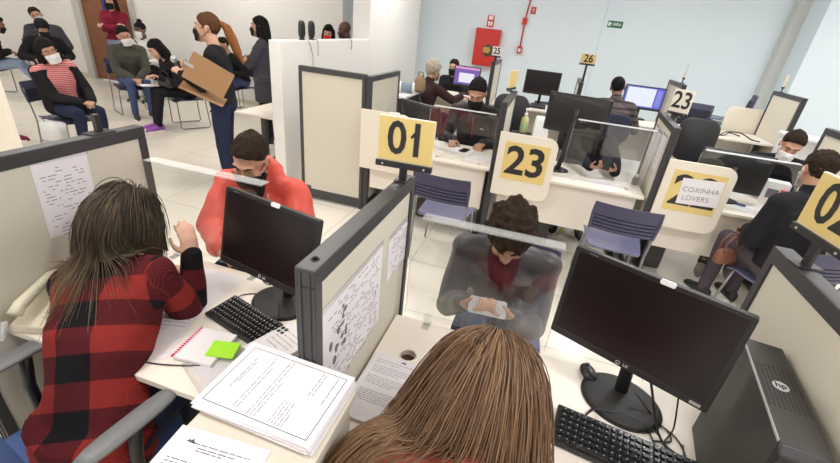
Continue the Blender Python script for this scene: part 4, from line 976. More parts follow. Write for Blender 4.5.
def stripe_mat(name, a, b_, sc, width=.5):
    m = bpy.data.materials.new(name); m.use_nodes = True; nt = m.node_tree; bs = nt.nodes['Principled BSDF']; bs.inputs['Roughness'].default_value = .85
    tc = nt.nodes.new('ShaderNodeTexCoord'); wv = nt.nodes.new('ShaderNodeTexWave'); wv.bands_direction = 'Z'; wv.inputs['Scale'].default_value = sc; wv.inputs['Distortion'].default_value = .8; wv.inputs['Detail'].default_value = 1
    nt.links.new(tc.outputs['Object'], wv.inputs['Vector']); rp = nt.nodes.new('ShaderNodeValToRGB'); rp.color_ramp.elements[0].color = (*a, 1); rp.color_ramp.elements[1].color = (*b_, 1)
    rp.color_ramp.elements[0].position = width-.1; rp.color_ramp.elements[1].position = width+.1
    nt.links.new(wv.outputs['Fac'], rp.inputs[0]); nt.links.new(rp.outputs[0], bs.inputs['Base Color']); return m
C_stripe = stripe_mat('red_striped_knit', (.55, .07, .09), (.62, .38, .38), 16, .6); C_quilt = stripe_mat('quilted_nylon', (.035, .025, .024), (.105, .08, .078), 4.2, .35)
M_plaid = plaid_mat('buffalo_plaid_knit', 4.5, 6.0, .20, .10)
HAIR['ombre'] = hair_mat('hair_brown_blond', (.16, .088, .05), (.29, .172, .092), (.60, .39, .17), .78, 1.08)
HAIR['streaked'] = hair_mat('hair_dark_streaked', (.024, .016, .011), (.13, .085, .048), (.36, .25, .12), .86, 1.08)
def W(loc, rz): return lambda *p: to_local(loc, rz, p)

# 1 woman in plaid cardigan
loc, rz = (-1.175, .63, 0), R(6); w_ = W(loc, rz)
def plaid_uv(me, S, el, wr, P, C, rtv):
    n = len(me.vertices); A = np.zeros(n*3); me.vertices.foreach_get('co', A); A = A.reshape(-1, 3)
    up = np.array(C-P); L = np.linalg.norm(up); up /= L; r_ = np.array(rtv); UV = np.zeros((n, 3))
    q = A-np.array(P); t = np.clip(q @ up, 0, L); dt = np.linalg.norm(q-up*t[:, None], axis=1)/.17
    UV[:, 0] = q @ r_; UV[:, 1] = q @ up; best = dt.copy()
    for sd in (1, -1):
        acc = 0
        for a, b_ in ((S[sd], el[sd]), (el[sd], wr[sd])):
            a, b_ = np.array(a), np.array(b_); d_ = b_-a; l_ = np.linalg.norm(d_); d_ /= l_; q = A-a; t = np.clip(q @ d_, 0, l_); dd = np.linalg.norm(q-d_*t[:, None], axis=1)/.062
            sel = dd < best; best[sel] = dd[sel]; e1 = np.cross(d_, [0, .3, 1.]); e1 /= np.linalg.norm(e1)
            UV[sel, 0] = (q @ e1)[sel]+.07; UV[sel, 1] = acc+t[sel]; acc += l_
    at = me.attributes.new('cloth', 'FLOAT_VECTOR', 'POINT'); at.data.foreach_set('vector', UV.ravel())
pl = person('woman with long dark hair in a red and black plaid cardigan, hand at her face', loc, rz, P=(0, -.02, .57), s=.98, lean=38, side=-17, head=(22, -4, -10), neck=(0, -.005, .0), fem=True, skin='light', top=M_plaid, bottom=C_nvy, shoes=M_blkm,
            hair=('strands', 'streaked'), R_=(w_(-1.205, 1.13, .945), (-.18, .1, 1), (-.75, .55, .2), .35, (.05, .1, -1)), L_=(w_(-1.42, 1.14, .785), (.3, .9, 0), (0, 0, -1), .4), vox=.0065, T=.55, hem=.02, loose=.016, collar=True, tuv=plaid_uv, fold=.007, brow=False,
            extra=lambda m, C, u, f, r, S, P: m.loft([[P+Vector((math.cos(a)*.175, math.sin(a)*.16, z)) for a in [2*PI*j/24 for j in range(24)]] for z in (-.10, .0, .08)]))
MB().lathe([(.0001, 0), (.0045, 0), (.0045, .03), (.0001, .03)], (0, 0, 0), 10).build('red_nail', M_red, pl['root']).location = pl['wr'][1]+Vector((-.055, .03, .075))
e_ = pl['hc']+pl['H'] @ Vector((.088, -.004, -.028))
MB().tube([e_+Vector((0, .012*math.cos(a), .012*math.sin(a)-.012)) for a in [q*PI/6 for q in range(13)]], .0015, 6).build('hoop_earring', M_blkm, pl['root'])
def body_colls(pr, grow=.0):
    M3 = np.stack([np.array(pr['rt']), np.array(pr['fw']), np.array(pr['up'])], 1); s = pr['s']; cs_ = []
    for t, rx, ry in ((.35, .165, .135), (.62, .185, .145), (.86, .175, .118)):
        c_ = pr['P'].lerp(pr['C'], t); cs_.append(coll(c_, (rx+grow, ry+grow, .16), M3))
    for q in (1, -1): cs_.append(coll(pr['S'][q], (.082+grow,)*3)); cs_.append(coll(pr['S'][q].lerp(pr['el'][q], .5), (.065+grow,)*3))
    cs_.append(coll(pr['C']+pr['up']*.04, (.075,)*3)); return cs_
strands(pl, 14000, .235, HAIR['streaked'], body_colls(pl, .012), (-.02, .05, .105), .0016, seed=4, stiff=.66, wav=.025, back=(0, -1, -.2), jitk=.35, grav=(0, -.17, -1), spread2=.0, backw=1.0)

# 2 long haired woman at the front
loc, rz = (-.06, .30, 0), R(2); w_ = W(loc, rz)
fg = person('woman with long brown and blond hair seen from behind at the front desk', loc, rz, s=.96, P=(0, .01, .605), lean=33, side=9, head=(24, 0, 4), neck=(0, .06, .0), fem=True, skin='light', top=C_salmon, bottom=C_nvy, hair=('strands', 'ombre'),
            R_=(w_(.15, .90, .775), (-.3, .95, -.1), (-.2, 0, -1), .6), L_=(w_(.0, .92, .775), (.3, .95, 0), (.2, 0, -1), .5), vox=.008, T=.50, loose=.01, collar=True, brow=False)
strands(fg, 12000, .62, HAIR['ombre'], body_colls(fg, .014), (.0, .02, .112), .0014, seed=9, stiff=.68, wav=.02, ds=.02, back=(0, -1, -.2), jitk=.5, grav=(-.10, -.40, -1), spread2=.30, spl=(-.16, 0, 0))

# 3 coral jacket
loc, rz = (-1.40, 2.0, 0), R(180+6); w_ = W(loc, rz)
rm = person('man in coral jacket and black mask looking down behind a monitor', loc, rz, wd=True, P=(0, 0, .56), lean=20, head=(30, -8, 4), neck=(0, .015, 0), skin='tan', top=C_coral, bottom=C_nvy, hair=('short', 'dark'), mask=M_maskb,
            R_=(w_(-1.36, 1.43, .80), (.9, -.3, -.1), (.1, .3, -1), .5, (-.8, .25, -.5)), L_=(w_(-1.08, 1.46, .80), (-.8, -.4, 0), (0, .2, -1), .5), vox=.0065, loose=.028, hood=True, fold=.015, T=.49, sh=.195)
m_ = MB(); cap(m_, rm['C']-rm['up']*.05+rm['fw']*.075, .055, rm['C']+rm['up']*.055+rm['fw']*.03, .066); link('tshirt', remesh(m_, .008, 2, 'tshirt'), C_blk, rm['root'])
# 4 curly hair
loc, rz = (-.03, 1.90, 0), R(180); w_ = W(loc, rz)
cm = person('curly haired man in charcoal jacket typing on a phone behind acrylic', loc, rz, wd=True, P=(0, 0, .56), lean=24, head=(44, 0, 4), neck=(0, .02, .02), skin='tan', top=C_char, bottom=C_jean, hair=('curly', 'dark'), mask=None,
            R_=(w_(-.155, 1.445, .83), (.75, -.55, .15), (.35, .3, .9), .75, (-.35, .5, -.8)), L_=(w_(.055, 1.445, .83), (-.78, -.5, .15), (-.35, .3, .9), .75, (.35, .5, -.8)), vox=.006, loose=.018, fold=.010, T=.48, collar=True, sh=.172)
m_ = MB(); cap(m_, cm['C']-cm['up']*.10+cm['fw']*.085, .07, cm['C']+cm['up']*.045+cm['fw']*.04, .072); link('scarf', remesh(m_, .009, 2, 'scarf', [(.006, 30, .3, (1, 1, 1))]), C_scarf, cm['root'])
ph2 = thing('smartphone', 'dark phone held in both hands by the curly haired man', 'phone', (-.05, 1.40, .872), R(4))
q_ = MB().prism(rrect(.15, .074, .010, 4), .008, Matrix.Rotation(R(-62), 4, 'X')).build('phone_body', M_sil, ph2, .001)
MB().prism(rrect(.142, .067, .008, 4), .0006, Matrix.Rotation(R(-62), 4, 'X') @ Matrix.Translation((0, .0045, 0))).build('phone_screen', M_grey, ph2)
# 5 masked man at desk 24
loc, rz = (-.71, 4.86, 0), R(180); w_ = W(loc, rz)
m24 = person('man with black mask in a dark jacket with red zip at desk 24', loc, rz, wd=True, P=(0, 0, .55), lean=19, head=(28, 0, 0), s=1.14, skin='tan', top=cloth('dark_brown_nylon', (.030, .025, .026), .15, 20, .1, .5), bottom=C_nvy, hair=('short', 'black'), mask=M_maskb,
             R_=(w_(-.86, 4.29, .79), (.25, -1, -.15), (.1, 0, -1), .45), L_=(w_(-.54, 4.33, .79), (-.2, -1, -.1), (0, 0, -1), .45), vox=.008, loose=.03, T=.49, collar=True, fold=.01)
m_ = MB(); a_ = m24['C']-m24['up']*.02+m24['fw']*.145; m_.tube([a_, a_-m24['up']*.09+m24['fw']*.03, a_-m24['up']*.24+m24['fw']*.035], .007, 6); m_.build('red_zip', M_red, m24['root'])
m_ = MB(); m_.box(tuple(m24['C']-m24['up']*.14+m24['fw']*.168+m24['rt']*-.10), (.035, .008, .012)); m_.build('chest_logo', M_sil, m24['root'])
# 6 man behind monitor with phone
loc, rz = (.50, 4.80, 0), R(178); w_ = W(loc, rz)
person('man in dark jacket holding a black phone, face behind the back turned monitor', loc, rz, wd=True, P=(0, 0, .56), lean=24, head=(28, 0, 0), skin='tan', top=C_blk, bottom=C_jean, hair=('short', 'black'), mask=M_maskb,
       R_=(w_(.50, 3.99, .83), (.7, -.6, .2), (.2, .2, 1), .8, (-.8, .4, -.5)), L_=(w_(.72, 4.00, .82), (-.8, -.45, .25), (-.3, .4, .9), .8, (.9, .4, -.5)), vox=.008, loose=.02, T=.50)
ph3 = thing('smartphone', 'black phone held upright above desk 23', 'phone', (.615, 3.915, .905), R(-10))
MB().prism(rrect(.072, .145, .010, 4), .009, Matrix.Rotation(R(25), 4, 'X')).build('phone_body', M_blk, ph3, .001)
MB().prism(rrect(.066, .138, .008, 4), .0006, Matrix.Rotation(R(25), 4, 'X') @ Matrix.Translation((0, .005, 0))).build('phone_screen', M_scr, ph3)
# 7 white mask at desk 22
loc, rz = (2.27, 4.90, 0), R(165); w_ = W(loc, rz)
person('man in white mask and dark clothes sitting at desk 22', loc, rz, wd=True, P=(0, 0, .56), lean=18, head=(26, -8, 0), skin='tan', s=1.03, top=C_blk, bottom=C_gry, shoes=M_beigeshoe, hair=('short', 'dark'), mask=M_maskw,
       R_=(w_(1.95, 4.33, .82), (.2, -.9, .3), (.3, 0, -1), .5), L_=(w_(2.14, 4.36, .80), (-.3, -.9, 0), (0, 0, -1), .5), vox=.008, loose=.02, ankles={1: w_(1.74, 4.12, .085), -1: w_(1.97, 4.12, .085)}, knees={1: w_(1.92, 4.44, .55), -1: w_(2.14, 4.44, .55)})
# 8 client in black
loc, rz = (1.84, 3.20, 0), R(16); w_ = W(loc, rz)
person('person in black jacket with dark hair sitting with back to camera at desk 22', loc, rz, P=(0, 0, .56), lean=8, head=(12, 0, -25), skin='tan', s=1.05, top=C_blk, bottom=C_purpants, hair=('short', 'dark'), mask=M_maskw,
       R_=(w_(1.95, 3.62, .80), (-.1, 1, 0), (0, 0, -1), .4), L_=(w_(1.66, 3.48, .70), (.3, .9, -.2), (.3, 0, -.9), .5, (-.5, -.5, -.8)), vox=.008, loose=.025, collar=True)
# 9 quilted jacket man
loc, rz = (.83, 6.0, 0), R(-4); w_ = W(loc, rz)
person('man in quilted grey jacket seen from behind at the lit document screen', loc, rz, P=(0, 0, .67), lean=6, head=(8, -10, 0), skin='brown', s=1.06, top=C_quilt, bottom=C_nvy, hair=('crop', 'black'),
       R_=(w_(1.08, 6.38, .93), (0, 1, 0), (0, 0, -1), .4), L_=(w_(.65, 6.40, .93), (0, 1, 0), (0, 0, -1), .4), vox=.009, loose=.03, collar=True, knees={1: (.12, .44, .66), -1: (-.12, .44, .66)}, ankles={1: (.13, .42, .16), -1: (-.13, .42, .16)})
# 10 grey haired person
loc, rz = (-1.72, 5.90, 0), R(-28); w_ = W(loc, rz)
person('grey haired person in brown jacket facing the lit purple form screen', loc, rz, P=(0, 0, .63), lean=14, head=(10, 0, -10), skin='tan', top=C_brown, bottom=C_nvy, hair=('curly', 'grey'), mask=M_maskg,
       R_=(w_(-1.22, 6.28, .93), (.4, .9, 0), (0, 0, -1), .4, (.8, -.5, -.6)), L_=(w_(-1.60, 6.38, .94), (.3, .9, 0), (0, 0, -1), .4), vox=.009, loose=.02, collar=True, ankles={1: (.13, .42, .12), -1: (-.13, .42, .12)})
# 11 visitor at 25
loc, rz = (-1.66, 7.72, 0), R(176); w_ = W(loc, rz)
person('visitor in black mask and black clothes facing us across desk 25', loc, rz, wd=True, P=(0, 0, .56), lean=6, head=(6, 0, 0), skin='tan', top=C_blk, bottom=C_nvy, hair=('short', 'dark'), mask=M_maskb,
       R_=(w_(-1.75, 7.3, .70), (0, -1, -.1), (0, 0, -1), .4), L_=(w_(-1.45, 7.3, .70), (0, -1, -.1), (0, 0, -1), .4), vox=.010, loose=.015)
# 12 standing woman with microphone
loc, rz = (-3.16, 3.66, 0), R(118); w_ = W(loc, rz)
cw = person('standing woman in black with long ponytail holding a microphone and clipboard', loc, rz, P=(0, 0, .93), lean=3, head=(0, 0, 0), fem=True, s=1.05, skin='light', top=C_blk, bottom=C_nvy, shoes=M_blkm,
       hair=('pony', 'brown', 0, ((0, -.112, .055), (0, -.165, .02), (0, -.20, -.07), (.0, -.235, -.17), (0, -.275, -.27)), (.024, .038, .044, .038, .012)), mask=M_maskb,
       R_=((.13, .30, 1.20), (-.45, .8, .45), (-.5, -.3, .6), .8, (.5, -.5, -.7)), L_=((-.10, .33, 1.19), (.5, .75, .5), (.6, .1, -.6), .8, (-.5, -.4, -.8)), vox=.008, knees={1: (.10, .03, .49), -1: (-.10, .03, .49)}, ankles={1: (.10, .0, .085), -1: (-.10, .0, .085)}, loose=.0, hem=.0)
clb = thing('clipboard', 'brown fibreboard clipboard held against her side by the standing woman', 'clipboard', (-3.16, 3.66, 0), R(118))
f_ = Matrix.Translation((-.285, .04, 1.215)) @ Matrix.Rotation(R(96), 4, 'Z') @ Matrix.Rotation(R(-30), 4, 'Y')
MB().prism(rrect(.38, .26, .012, 3), .005, f_).build('board', M_card, clb)
MB().prism(rrect(.07, .03, .004, 3), .012, f_ @ Matrix.Translation((.17, 0, .0))).build('clip', M_silv, clb)
cl2 = thing('file_folder', 'second brown folder below the clipboard in the standing woman\'s hand', 'folder', (-3.16, 3.66, 0), R(118))
f_ = Matrix.Translation((-.225, .12, 1.04)) @ Matrix.Rotation(R(92), 4, 'Z') @ Matrix.Rotation(R(-24), 4, 'Y') @ Matrix.Rotation(R(72), 4, 'X')
MB().prism(rrect(.40, .16, .010, 3), .008, f_).build('cover', M_card, cl2)
mic = thing('microphone', 'silver headed microphone held by the standing woman', 'microphone', (-3.16, 3.66, 0), R(118))
MB().tube([(.045, .375, 1.12), (.042, .395, 1.21), (.038, .41, 1.27)], [.012, .014, .018], 10).build('handle', M_blk, mic, 0, True)
MB().ell((.036, .418, 1.30), (.031, .031, .036), None, 16, 12).build('grille', M_silv, mic, 0, True)
# 13 second standing woman
loc, rz = (-3.86, 5.36, 0), R(115)
person('standing woman with long black hair in slate cardigan, arms crossed', loc, rz, P=(0, 0, .92), lean=0, head=(2, 0, 0), fem=True, s=1.03, skin='tan', top=C_grycard, bottom=C_blk, hair=('long', 'black', .28), mask=M_maskb,
       R_=((-.10, .22, 1.18), (-1, .1, .1), (0, -.8, -.3), .5, (.7, .2, -.9)), L_=((.10, .25, 1.16), (1, 0, .1), (0, -.8, -.3), .5, (-.7, .2, -.9)), vox=.009, loose=.03, hem=.03, knees={1: (.10, .03, .49), -1: (-.10, .03, .49)}, ankles={1: (.10, .0, .085), -1: (-.10, .0, .085)},
       extra=lambda m, C, u, f, r, S, P: m.loft([[P+Vector((math.cos(a)*.215, math.sin(a)*.16, z)) for a in [2*PI*j/20 for j in range(20)]] for z in (-.30, -.1, .05)]))
# 14 seated man by back wall
loc, rz = (-5.50, 6.92, 0), R(160)
person('seated man in black mask and dark jumper by the back wall, behind the ponytail', loc, rz, lean=22, head=(16, 12, 0), skin='tan', top=C_blk, bottom=C_jean, hair=('short', 'black'), mask=M_maskb, vox=.011, loose=.015)
# 15, 16 and one more behind the ledge wall
SK = dict(knees={1: (.10, .03, .49), -1: (-.10, .03, .49)}, ankles={1: (.10, 0, .085), -1: (-.10, 0, .085)})
HN = dict(R_=((.22, .08, .74), (0, .3, -1), (-1, 0, 0), .4), L_=((-.22, .08, .74), (0, .3, -1), (1, 0, 0), .4))
person('dark haired person in bright red mask standing behind the white ledge wall', (-3.62, 6.75, 0), R(195), P=(0, 0, .95), lean=2, head=(20, -10, 0), fem=True, s=.95, skin='light', top=C_blk, bottom=C_nvy, hair=('long', 'black', .2), mask=M_maskr, vox=.011, **SK, **HN)
person('bald man in purple mask standing behind the white ledge wall', (-3.42, 7.10, 0), R(105), P=(0, 0, .94), lean=2, head=(14, 0, 0), s=1.04, skin='dark', top=C_gry, bottom=C_nvy, hair=('none', 'black'), mask=M_maskp, vox=.010, brow=False, **SK, **HN)
person('black haired person standing just behind the bald man', (-3.12, 7.15, 0), R(100), P=(0, 0, .935), lean=2, head=(8, 0, 0), s=1.04, skin='brown', top=C_blk, bottom=C_nvy, hair=('short', 'black'), vox=.012, **SK, **HN)
# 17 striped woman
loc, rz = (-5.42, 3.68, 0), R(-100)
st_ = person('seated woman in white mask, black cardigan and red striped top', loc, rz, lean=4, side=6, head=(14, 18, -6), fem=True, s=1.0, skin='tan', top=C_stripe, bottom=C_nvy, hair=('long', 'black', .22), mask=M_maskw, R_=((.02, .36, .66), (-.6, .7, -.1), (-.3, 0, -1), .6), L_=((-.10, .36, .66), (.6, .7, -.1), (.3, 0, -1), .6), vox=.008, loose=.004, T=.46)
def cardigan(pr, m):
    q = MB(); s = pr['s']; P, C, rt, fw, up = pr['P'], pr['C'], pr['rt'], pr['fw'], pr['up']
    for sd in (1, -1):
        cap(q, pr['S'][sd], .068*s, pr['el'][sd], .058*s); cap(q, pr['el'][sd], .058*s, pr['wr'][sd], .046*s); cap(q, C-up*.01, .062, pr['S'][sd], .068)
        cap(q, pr['S'][sd]-up*.02-rt*sd*.02, .085, P+rt*sd*.125+up*.02, .10); cap(q, pr['S'][sd]-fw*.03, .07, P+rt*sd*.06-fw*.05, .115)
    link('cardigan', remesh(q, .011, 3, 'cardigan', [(.006, 20, .5, (1, 1, .7))]), m, pr['root'])
cardigan(st_, C_blk)
# 18 hooded person, man leaning behind
loc, rz = (-8.30, 5.52, 0), R(-112)
hp = person('hooded person all in black seated behind the woman in white mask', loc, rz, lean=14, head=(22, 0, 0), skin='tan', s=.98, top=C_blk, bottom=C_ljean, hair=('none', 'black'), mask=M_maskb, vox=.010, loose=.03)
m_ = MB(); Pn, F_ = sph_shell(hp['hc'], hp['H'], .98, lambda D: hair_cap_pts(D, .035, .004, 30, front=.045, side=-.05, back=-.13), 40, 26); m_.add([tuple(p) for p in Pn], F_); m_.build('hood', C_blk, hp['root'], 0, True)
person('man in pale grey mask leaning back in the corner by the wall', (-9.42, 6.35, 0), R(-120), lean=-6, head=(4, 25, -10), skin='tan', s=1.1, top=C_grycard, bottom=C_ljean, hair=('short', 'dark'), mask=M_maskg, vox=.011, loose=.03)
# 19 grey jacket man
loc, rz = (-6.66, 5.62, 0), R(-118); w_ = W(loc, rz)
person('seated man in white mask, olive grey jacket and jeans', loc, rz, lean=14, head=(14, 12, 0), skin='tan', s=1.06, top=C_gry, bottom=C_jean, hair=('short', 'black'), mask=M_maskw, R_=((.06, .42, .62), (-.4, .8, -.3), (0, 0, -1), .5), L_=((-.04, .42, .62), (.4, .8, -.3), (0, 0, -1), .5), vox=.009, loose=.03, collar=True)
# 20 red sweater at the door
loc, rz = (-8.55, 7.12, 0), R(-150)
person('standing woman in dark red sweater with crossed arms at the door', loc, rz, P=(0, 0, .93), lean=-2, head=(4, 0, 0), fem=True, s=1.05, skin='light', top=C_maroon, bottom=C_ljean, hair=('long', 'dark', .3), mask=M_maskb,
       R_=((-.10, .22, 1.19), (-1, .1, .25), (0, -.8, -.3), .5, (.7, .2, -.9)), L_=((.10, .25, 1.17), (1, 0, .2), (0, -.8, -.3), .5, (-.7, .2, -.9)), vox=.010, loose=.015, knees=SK['knees'], ankles=SK['ankles'])
# 21 white sweater
loc, rz = (-7.40, 6.75, 0), R(-168)
ws = person('seated person with hair bun in white sweater and white mask', loc, rz, lean=8, head=(8, 0, 0), fem=True, skin='dark', s=1.04, top=C_white, bottom=C_blk, hair=('bun', 'black'), mask=M_maskw, vox=.010, loose=.012)
m_ = MB(); a_ = ws['S'][1]+Vector((0, .06, .07)); m_.tube([a_, ws['mid']+Vector((-.02, .16, .05)), ws['P']+Vector((-.16, .16, .05))], .009, 6); m_.build('bag_strap', M_blk, ws['root'])
# 22 woman in black, purple shoes
loc, rz = (-5.38, 5.50, 0), R(158); w_ = W(loc, rz)
person('seated woman in black with purple shoes bending over papers', loc, rz, lean=26, head=(30, 0, 0), fem=True, skin='light', s=1.04, top=C_blk, bottom=C_blk, shoes=M_purp, hair=('long', 'black', .26), mask=None, R_=((.10, .42, .74), (-.3, .9, .2), (0, .3, -1), .5), L_=((-.12, .42, .76), (.3, .8, .4), (0, 0, -1), .5), vox=.009, loose=.02,
       knees={1: (.09, .45, .55), -1: (-.09, .46, .55)}, ankles={1: (.05, .52, .085), -1: (-.10, .55, .085)})
pp = sheet('lap_paper', 'white paper on the lap of the woman with purple shoes', (-5.66, 5.10, .625), R(150), .21, .297, 1)
hb = thing('handbag', 'black handbag on the lap of the woman with purple shoes', 'bag', (-5.42, 5.13, .63), R(165))
MB().loft([[(x*a, y*a*.5, z) for x, y in rrect(.30, .22, .06, 4)] for a, z in ((.9, 0), (1, .03), (1, .09), (.8, .14))]).build('bag_body', M_blk, hb, 0, True)
MB().tube([(-.10, 0, .12), (-.08, 0, .20), (0, 0, .23), (.08, 0, .20), (.10, 0, .12)], .008, 6).build('bag_handle', M_blk, hb, 0, True)
# 23, 24 at the left edge
person('person in pale jeans at the left edge, hands folded', (-9.0, 5.02, 0), R(-38), lean=20, head=(20, 0, 0), skin='brown', top=C_blk, bottom=C_ljean, hair=('short', 'black'), mask=M_maskb, vox=.011, loose=.02, R_=((.04, .32, .74), (-.5, .7, -.1), (0, 0, -1), .5), L_=((-.05, .32, .74), (.5, .7, -.1), (0, 0, -1), .5), ankles={1: (.12, .72, .085), -1: (-.10, .66, .085)})
person('person in blue jeans with a maroon shoe at the left edge', (-6.78, 3.34, 0), R(-72), lean=8, head=(10, 0, 0), skin='tan', top=C_blk, bottom=C_jean, shoes=M_maroonshoe, hair=('short', 'black'), mask=M_maskb, vox=.011, loose=.015)
tb = thing('tote_bag', 'white rounded bag beside the maroon shoe', 'bag', (-6.02, 3.82, 0), R(10))
MB().loft([[(x*a, y*a*.55, z) for x, y in rrect(.34, .30, .09, 4)] for a, z in ((.8, 0), (1, .05), (1, .15), (.75, .24))]).build('bag_body', M_white, tb, 0, True)
MB().tube([(-.09, 0, .22), (-.06, 0, .31), (.06, 0, .31), (.09, 0, .22)], .007, 6).build('bag_handle', M_white, tb, 0, True)
# ------------------------------------------------------------------ wall fittings and small things
hy = thing('hydrant_cabinet', 'red fire hydrant cabinet on the back wall', 'hydrant cabinet', (-1.43, 9.5, 0))
MB().bb(-.25, .25, -.17, 0, 1.16, 1.86).build('cabinet_body', M_red, hy, .006)
MB().bb(-.235, .235, -.178, -.17, 1.175, 1.845).build('door', M_red, hy, .003)
MB().prism([(.115*math.cos(a*PI/16), .115*math.sin(a*PI/16)) for a in range(32)], .006, Matrix.Translation((.05, -.181, 1.46))).build('window', mat('smoked_glass', (.10, .07, .05), .15), hy)
m_ = MB()
for a in range(5): m_.bb(-.06+.012*abs(a-2), .10-.012*abs(a-2), -.1855, -.184, 1.415+a*.022, 1.429+a*.022)
m_.build('gold_hose_print', M_gold, hy)
def wall_sign(name, label, x, z, w, h, m, marks, mm=None):
    o = thing(name, label, 'sign', (x, 9.5, z)); MB().bb(-w/2, w/2, -.006, -.001, -h/2, h/2).build('sign_plate', m, o)
    k = MB()
    for (x0, x1, z0_, z1_) in marks: k.bb(x0*w, x1*w, -.0075, -.006, z0_*h, z1_*h)
    k.build('pictogram', mm or M_white, o); return o
wall_sign('fire_sign', 'small red and white sign above the hydrant cabinet', -1.44, 2.0, .14, .22, M_red, ((-.3, .3, .12, .40), (-.32, -.05, -.38, -.02), (.05, .32, -.38, -.02), (-.40, .40, .44, .47)))
fs = wall_sign('fire_sign', 'small red square sign right of the red pipe', -.635, 2.26, .11, .14, M_white, ((-.45, .45, -.45, .45),), M_red)
MB().tube([(-.02, -.009, .01), (.0, -.009, .03), (.02, -.009, .01), (.005, -.009, -.02), (-.01, -.009, -.03)], .006, 6).build('white_symbol', M_white, fs)
es = wall_sign('exit_sign', 'green exit sign with white lettering on the back wall', .91, 2.16, .27, .115, M_gsign, ((-.45, -.30, -.28, .30), (-.36, -.22, -.05, .12)))
text('lettering', 'SAÍDA', .062, M_white, es, (.035, -.0078, 0), (PI/2, 0, 0), .0004, .001, .85)
pi_ = thing('fire_alarm_pipe', 'thin red conduit with two red boxes running down the back wall', 'pipe', (-.76, 9.47, 0))
MB().tube([(.05, 0, 3.3), (.03, 0, 2.4), (.0, 0, 2.08), (0, 0, 1.58)], .014, 8).build('conduit', M_red, pi_, 0, True)
MB().bb(-.045, .045, -.05, .03, 2.0, 2.12).build('alarm_box', M_red, pi_, .006)
b_ = MB().bb(-.045, .045, -.06, .03, 1.47, 1.60).build('call_point', M_red, pi_, .006); MB().bb(-.025, .025, -.064, -.06, 1.50, 1.56).build('push_plate', M_white, b_)
# items on the ledge wall
for x_, y_, lab in ((-2.655, 4.36, 'left black oval speaker standing on the white ledge wall'), (-2.655, 4.56, 'right black oval speaker standing on the white ledge wall')):
    o = thing('ledge_speaker', lab, 'speaker', (x_, y_, 1.557), R(70), 'black oval speakers on the white ledge wall')
    MB().lathe([(.0001, 0), (.032, 0), (.036, .008), (.02, .016), (.0001, .016)], (0, 0, 0), 16).build('foot', M_blkm, o, 0, True)
    MB().loft([[(x*a, y*a*1.0, z) for x, y in rrect(.075, .05, .02, 4)] for a, z in ((.45, .012), (.85, .03), (1, .07), (1, .13), (.9, .17), (.5, .19))]).build('speaker_body', M_blkm, o, 0, True)
    MB().loft([[(x*a, -.026+.0, z+.1) for x, z in rrect(.055, .12, .025, 4)] for a in (1, .98)]).build('speaker_cloth', M_case, o)
cable('cable', 'grey cable hanging from the ledge speakers down the white wall', [(-2.64, 4.38, 1.56), (-2.592, 4.40, 1.55), (-2.592, 4.45, 1.46), (-2.592, 4.48, 1.36), (-2.592, 4.47, 1.2)], .005, M_grey)
cable('cable', 'short dark cable end hanging from the right ledge speaker', [(-2.64, 4.58, 1.56), (-2.592, 4.585, 1.55), (-2.592, 4.59, 1.40)], .005, M_grey)
cable('cable', 'short grey cable end hanging below the bald man', [(-2.62, 5.45, 1.56), (-2.592, 5.46, 1.55), (-2.592, 5.46, 1.44)], .006, M_grey)
# telephone
tp = thing('telephone', 'cream desk telephone with coiled cord beside the plaid woman', 'telephone', (-1.575, .83, .741), R(18))
MB().loft([[(-.085, y, 0), (.085, y, 0), (.085, y, z), (-.085, y, z)] for y, z in ((-.10, .035), (.0, .055), (.10, .085))]).build('phone_base', M_phone, tp, .008)
MB().tube([(-.045, -.10, .085), (-.047, -.07, .105), (-.048, .0, .118), (-.047, .075, .128), (-.045, .11, .115)], [.024, .020, .017, .020, .026], 10).build('handset', M_phone, tp, 0, True)
k_ = MB()
for i in range(4):
    for j in range(3): k_.box((.015+j*.024, -.06+i*.022, .052+.016*i/3), (.016, .013, .010))
k_.build('dial_keys', M_white, tp)
MB().tube([(-.075+.010*math.cos(t*1.6)-.0006*t, -.115-.010*math.sin(t*1.6)+.0002*t, .06-.0011*t) for t in range(90)], .0025, 5).build('coiled_cord', M_white, tp, 0, True)
# sanitiser, printer, boxes
sz = thing('sanitiser_bottle', 'yellow green sanitiser bottle with white pump beside the spare monitor', 'bottle', (-.165, 4.28, .98))
MB().lathe([(.0001, 0), (.034, 0), (.036, .01), (.036, .12), (.030, .145), (.013, .158), (.013, .17), (.0001, .17)], (0, 0, 0), 20).build('bottle_body', M_greenl, sz, 0, True)
MB().lathe([(.0001, .165), (.016, .165), (.016, .185), (.006, .19), (.006, .22), (.0001, .22)], (0, 0, 0), 14).bb(-.012, .04, -.009, .009, .215, .232).build('pump', M_white, sz)
MB().lathe([(.0365, .03), (.0368, .03), (.0368, .10), (.0365, .10)], (0, 0, 0), 20).build('label_band', M_labgrn, sz)
bx = thing('document_box', 'grey plastic box under the sanitiser bottle on desk 23', 'box', (-.16, 4.26, .74))
MB().bb(-.11, .11, -.07, .07, 0, .235).build('box_body', M_grey, bx, .006); MB().bb(-.115, .115, -.075, .075, .215, .24).build('box_lid', M_blkm, bx, .004)
pr_ = thing('label_printer', 'white label printer standing left of the back turned monitor', 'printer', (.00, 4.22, .741), R(4))
MB().loft([[(-.075, -.09, 0), (.075, -.09, 0), (.075, .09, 0), (-.075, .09, 0)], [(-.075, -.09, .22), (.075, -.09, .22), (.075, .09, .30), (-.075, .09, .30)], [(-.06, -.02, .40), (.06, -.02, .40), (.06, .08, .42), (-.06, .08, .42)]]).build('printer_body', M_white, pr_, .008)
MB().bb(-.05, .05, -.093, -.089, .10, .13).build('paper_slot', M_blkm, pr_)
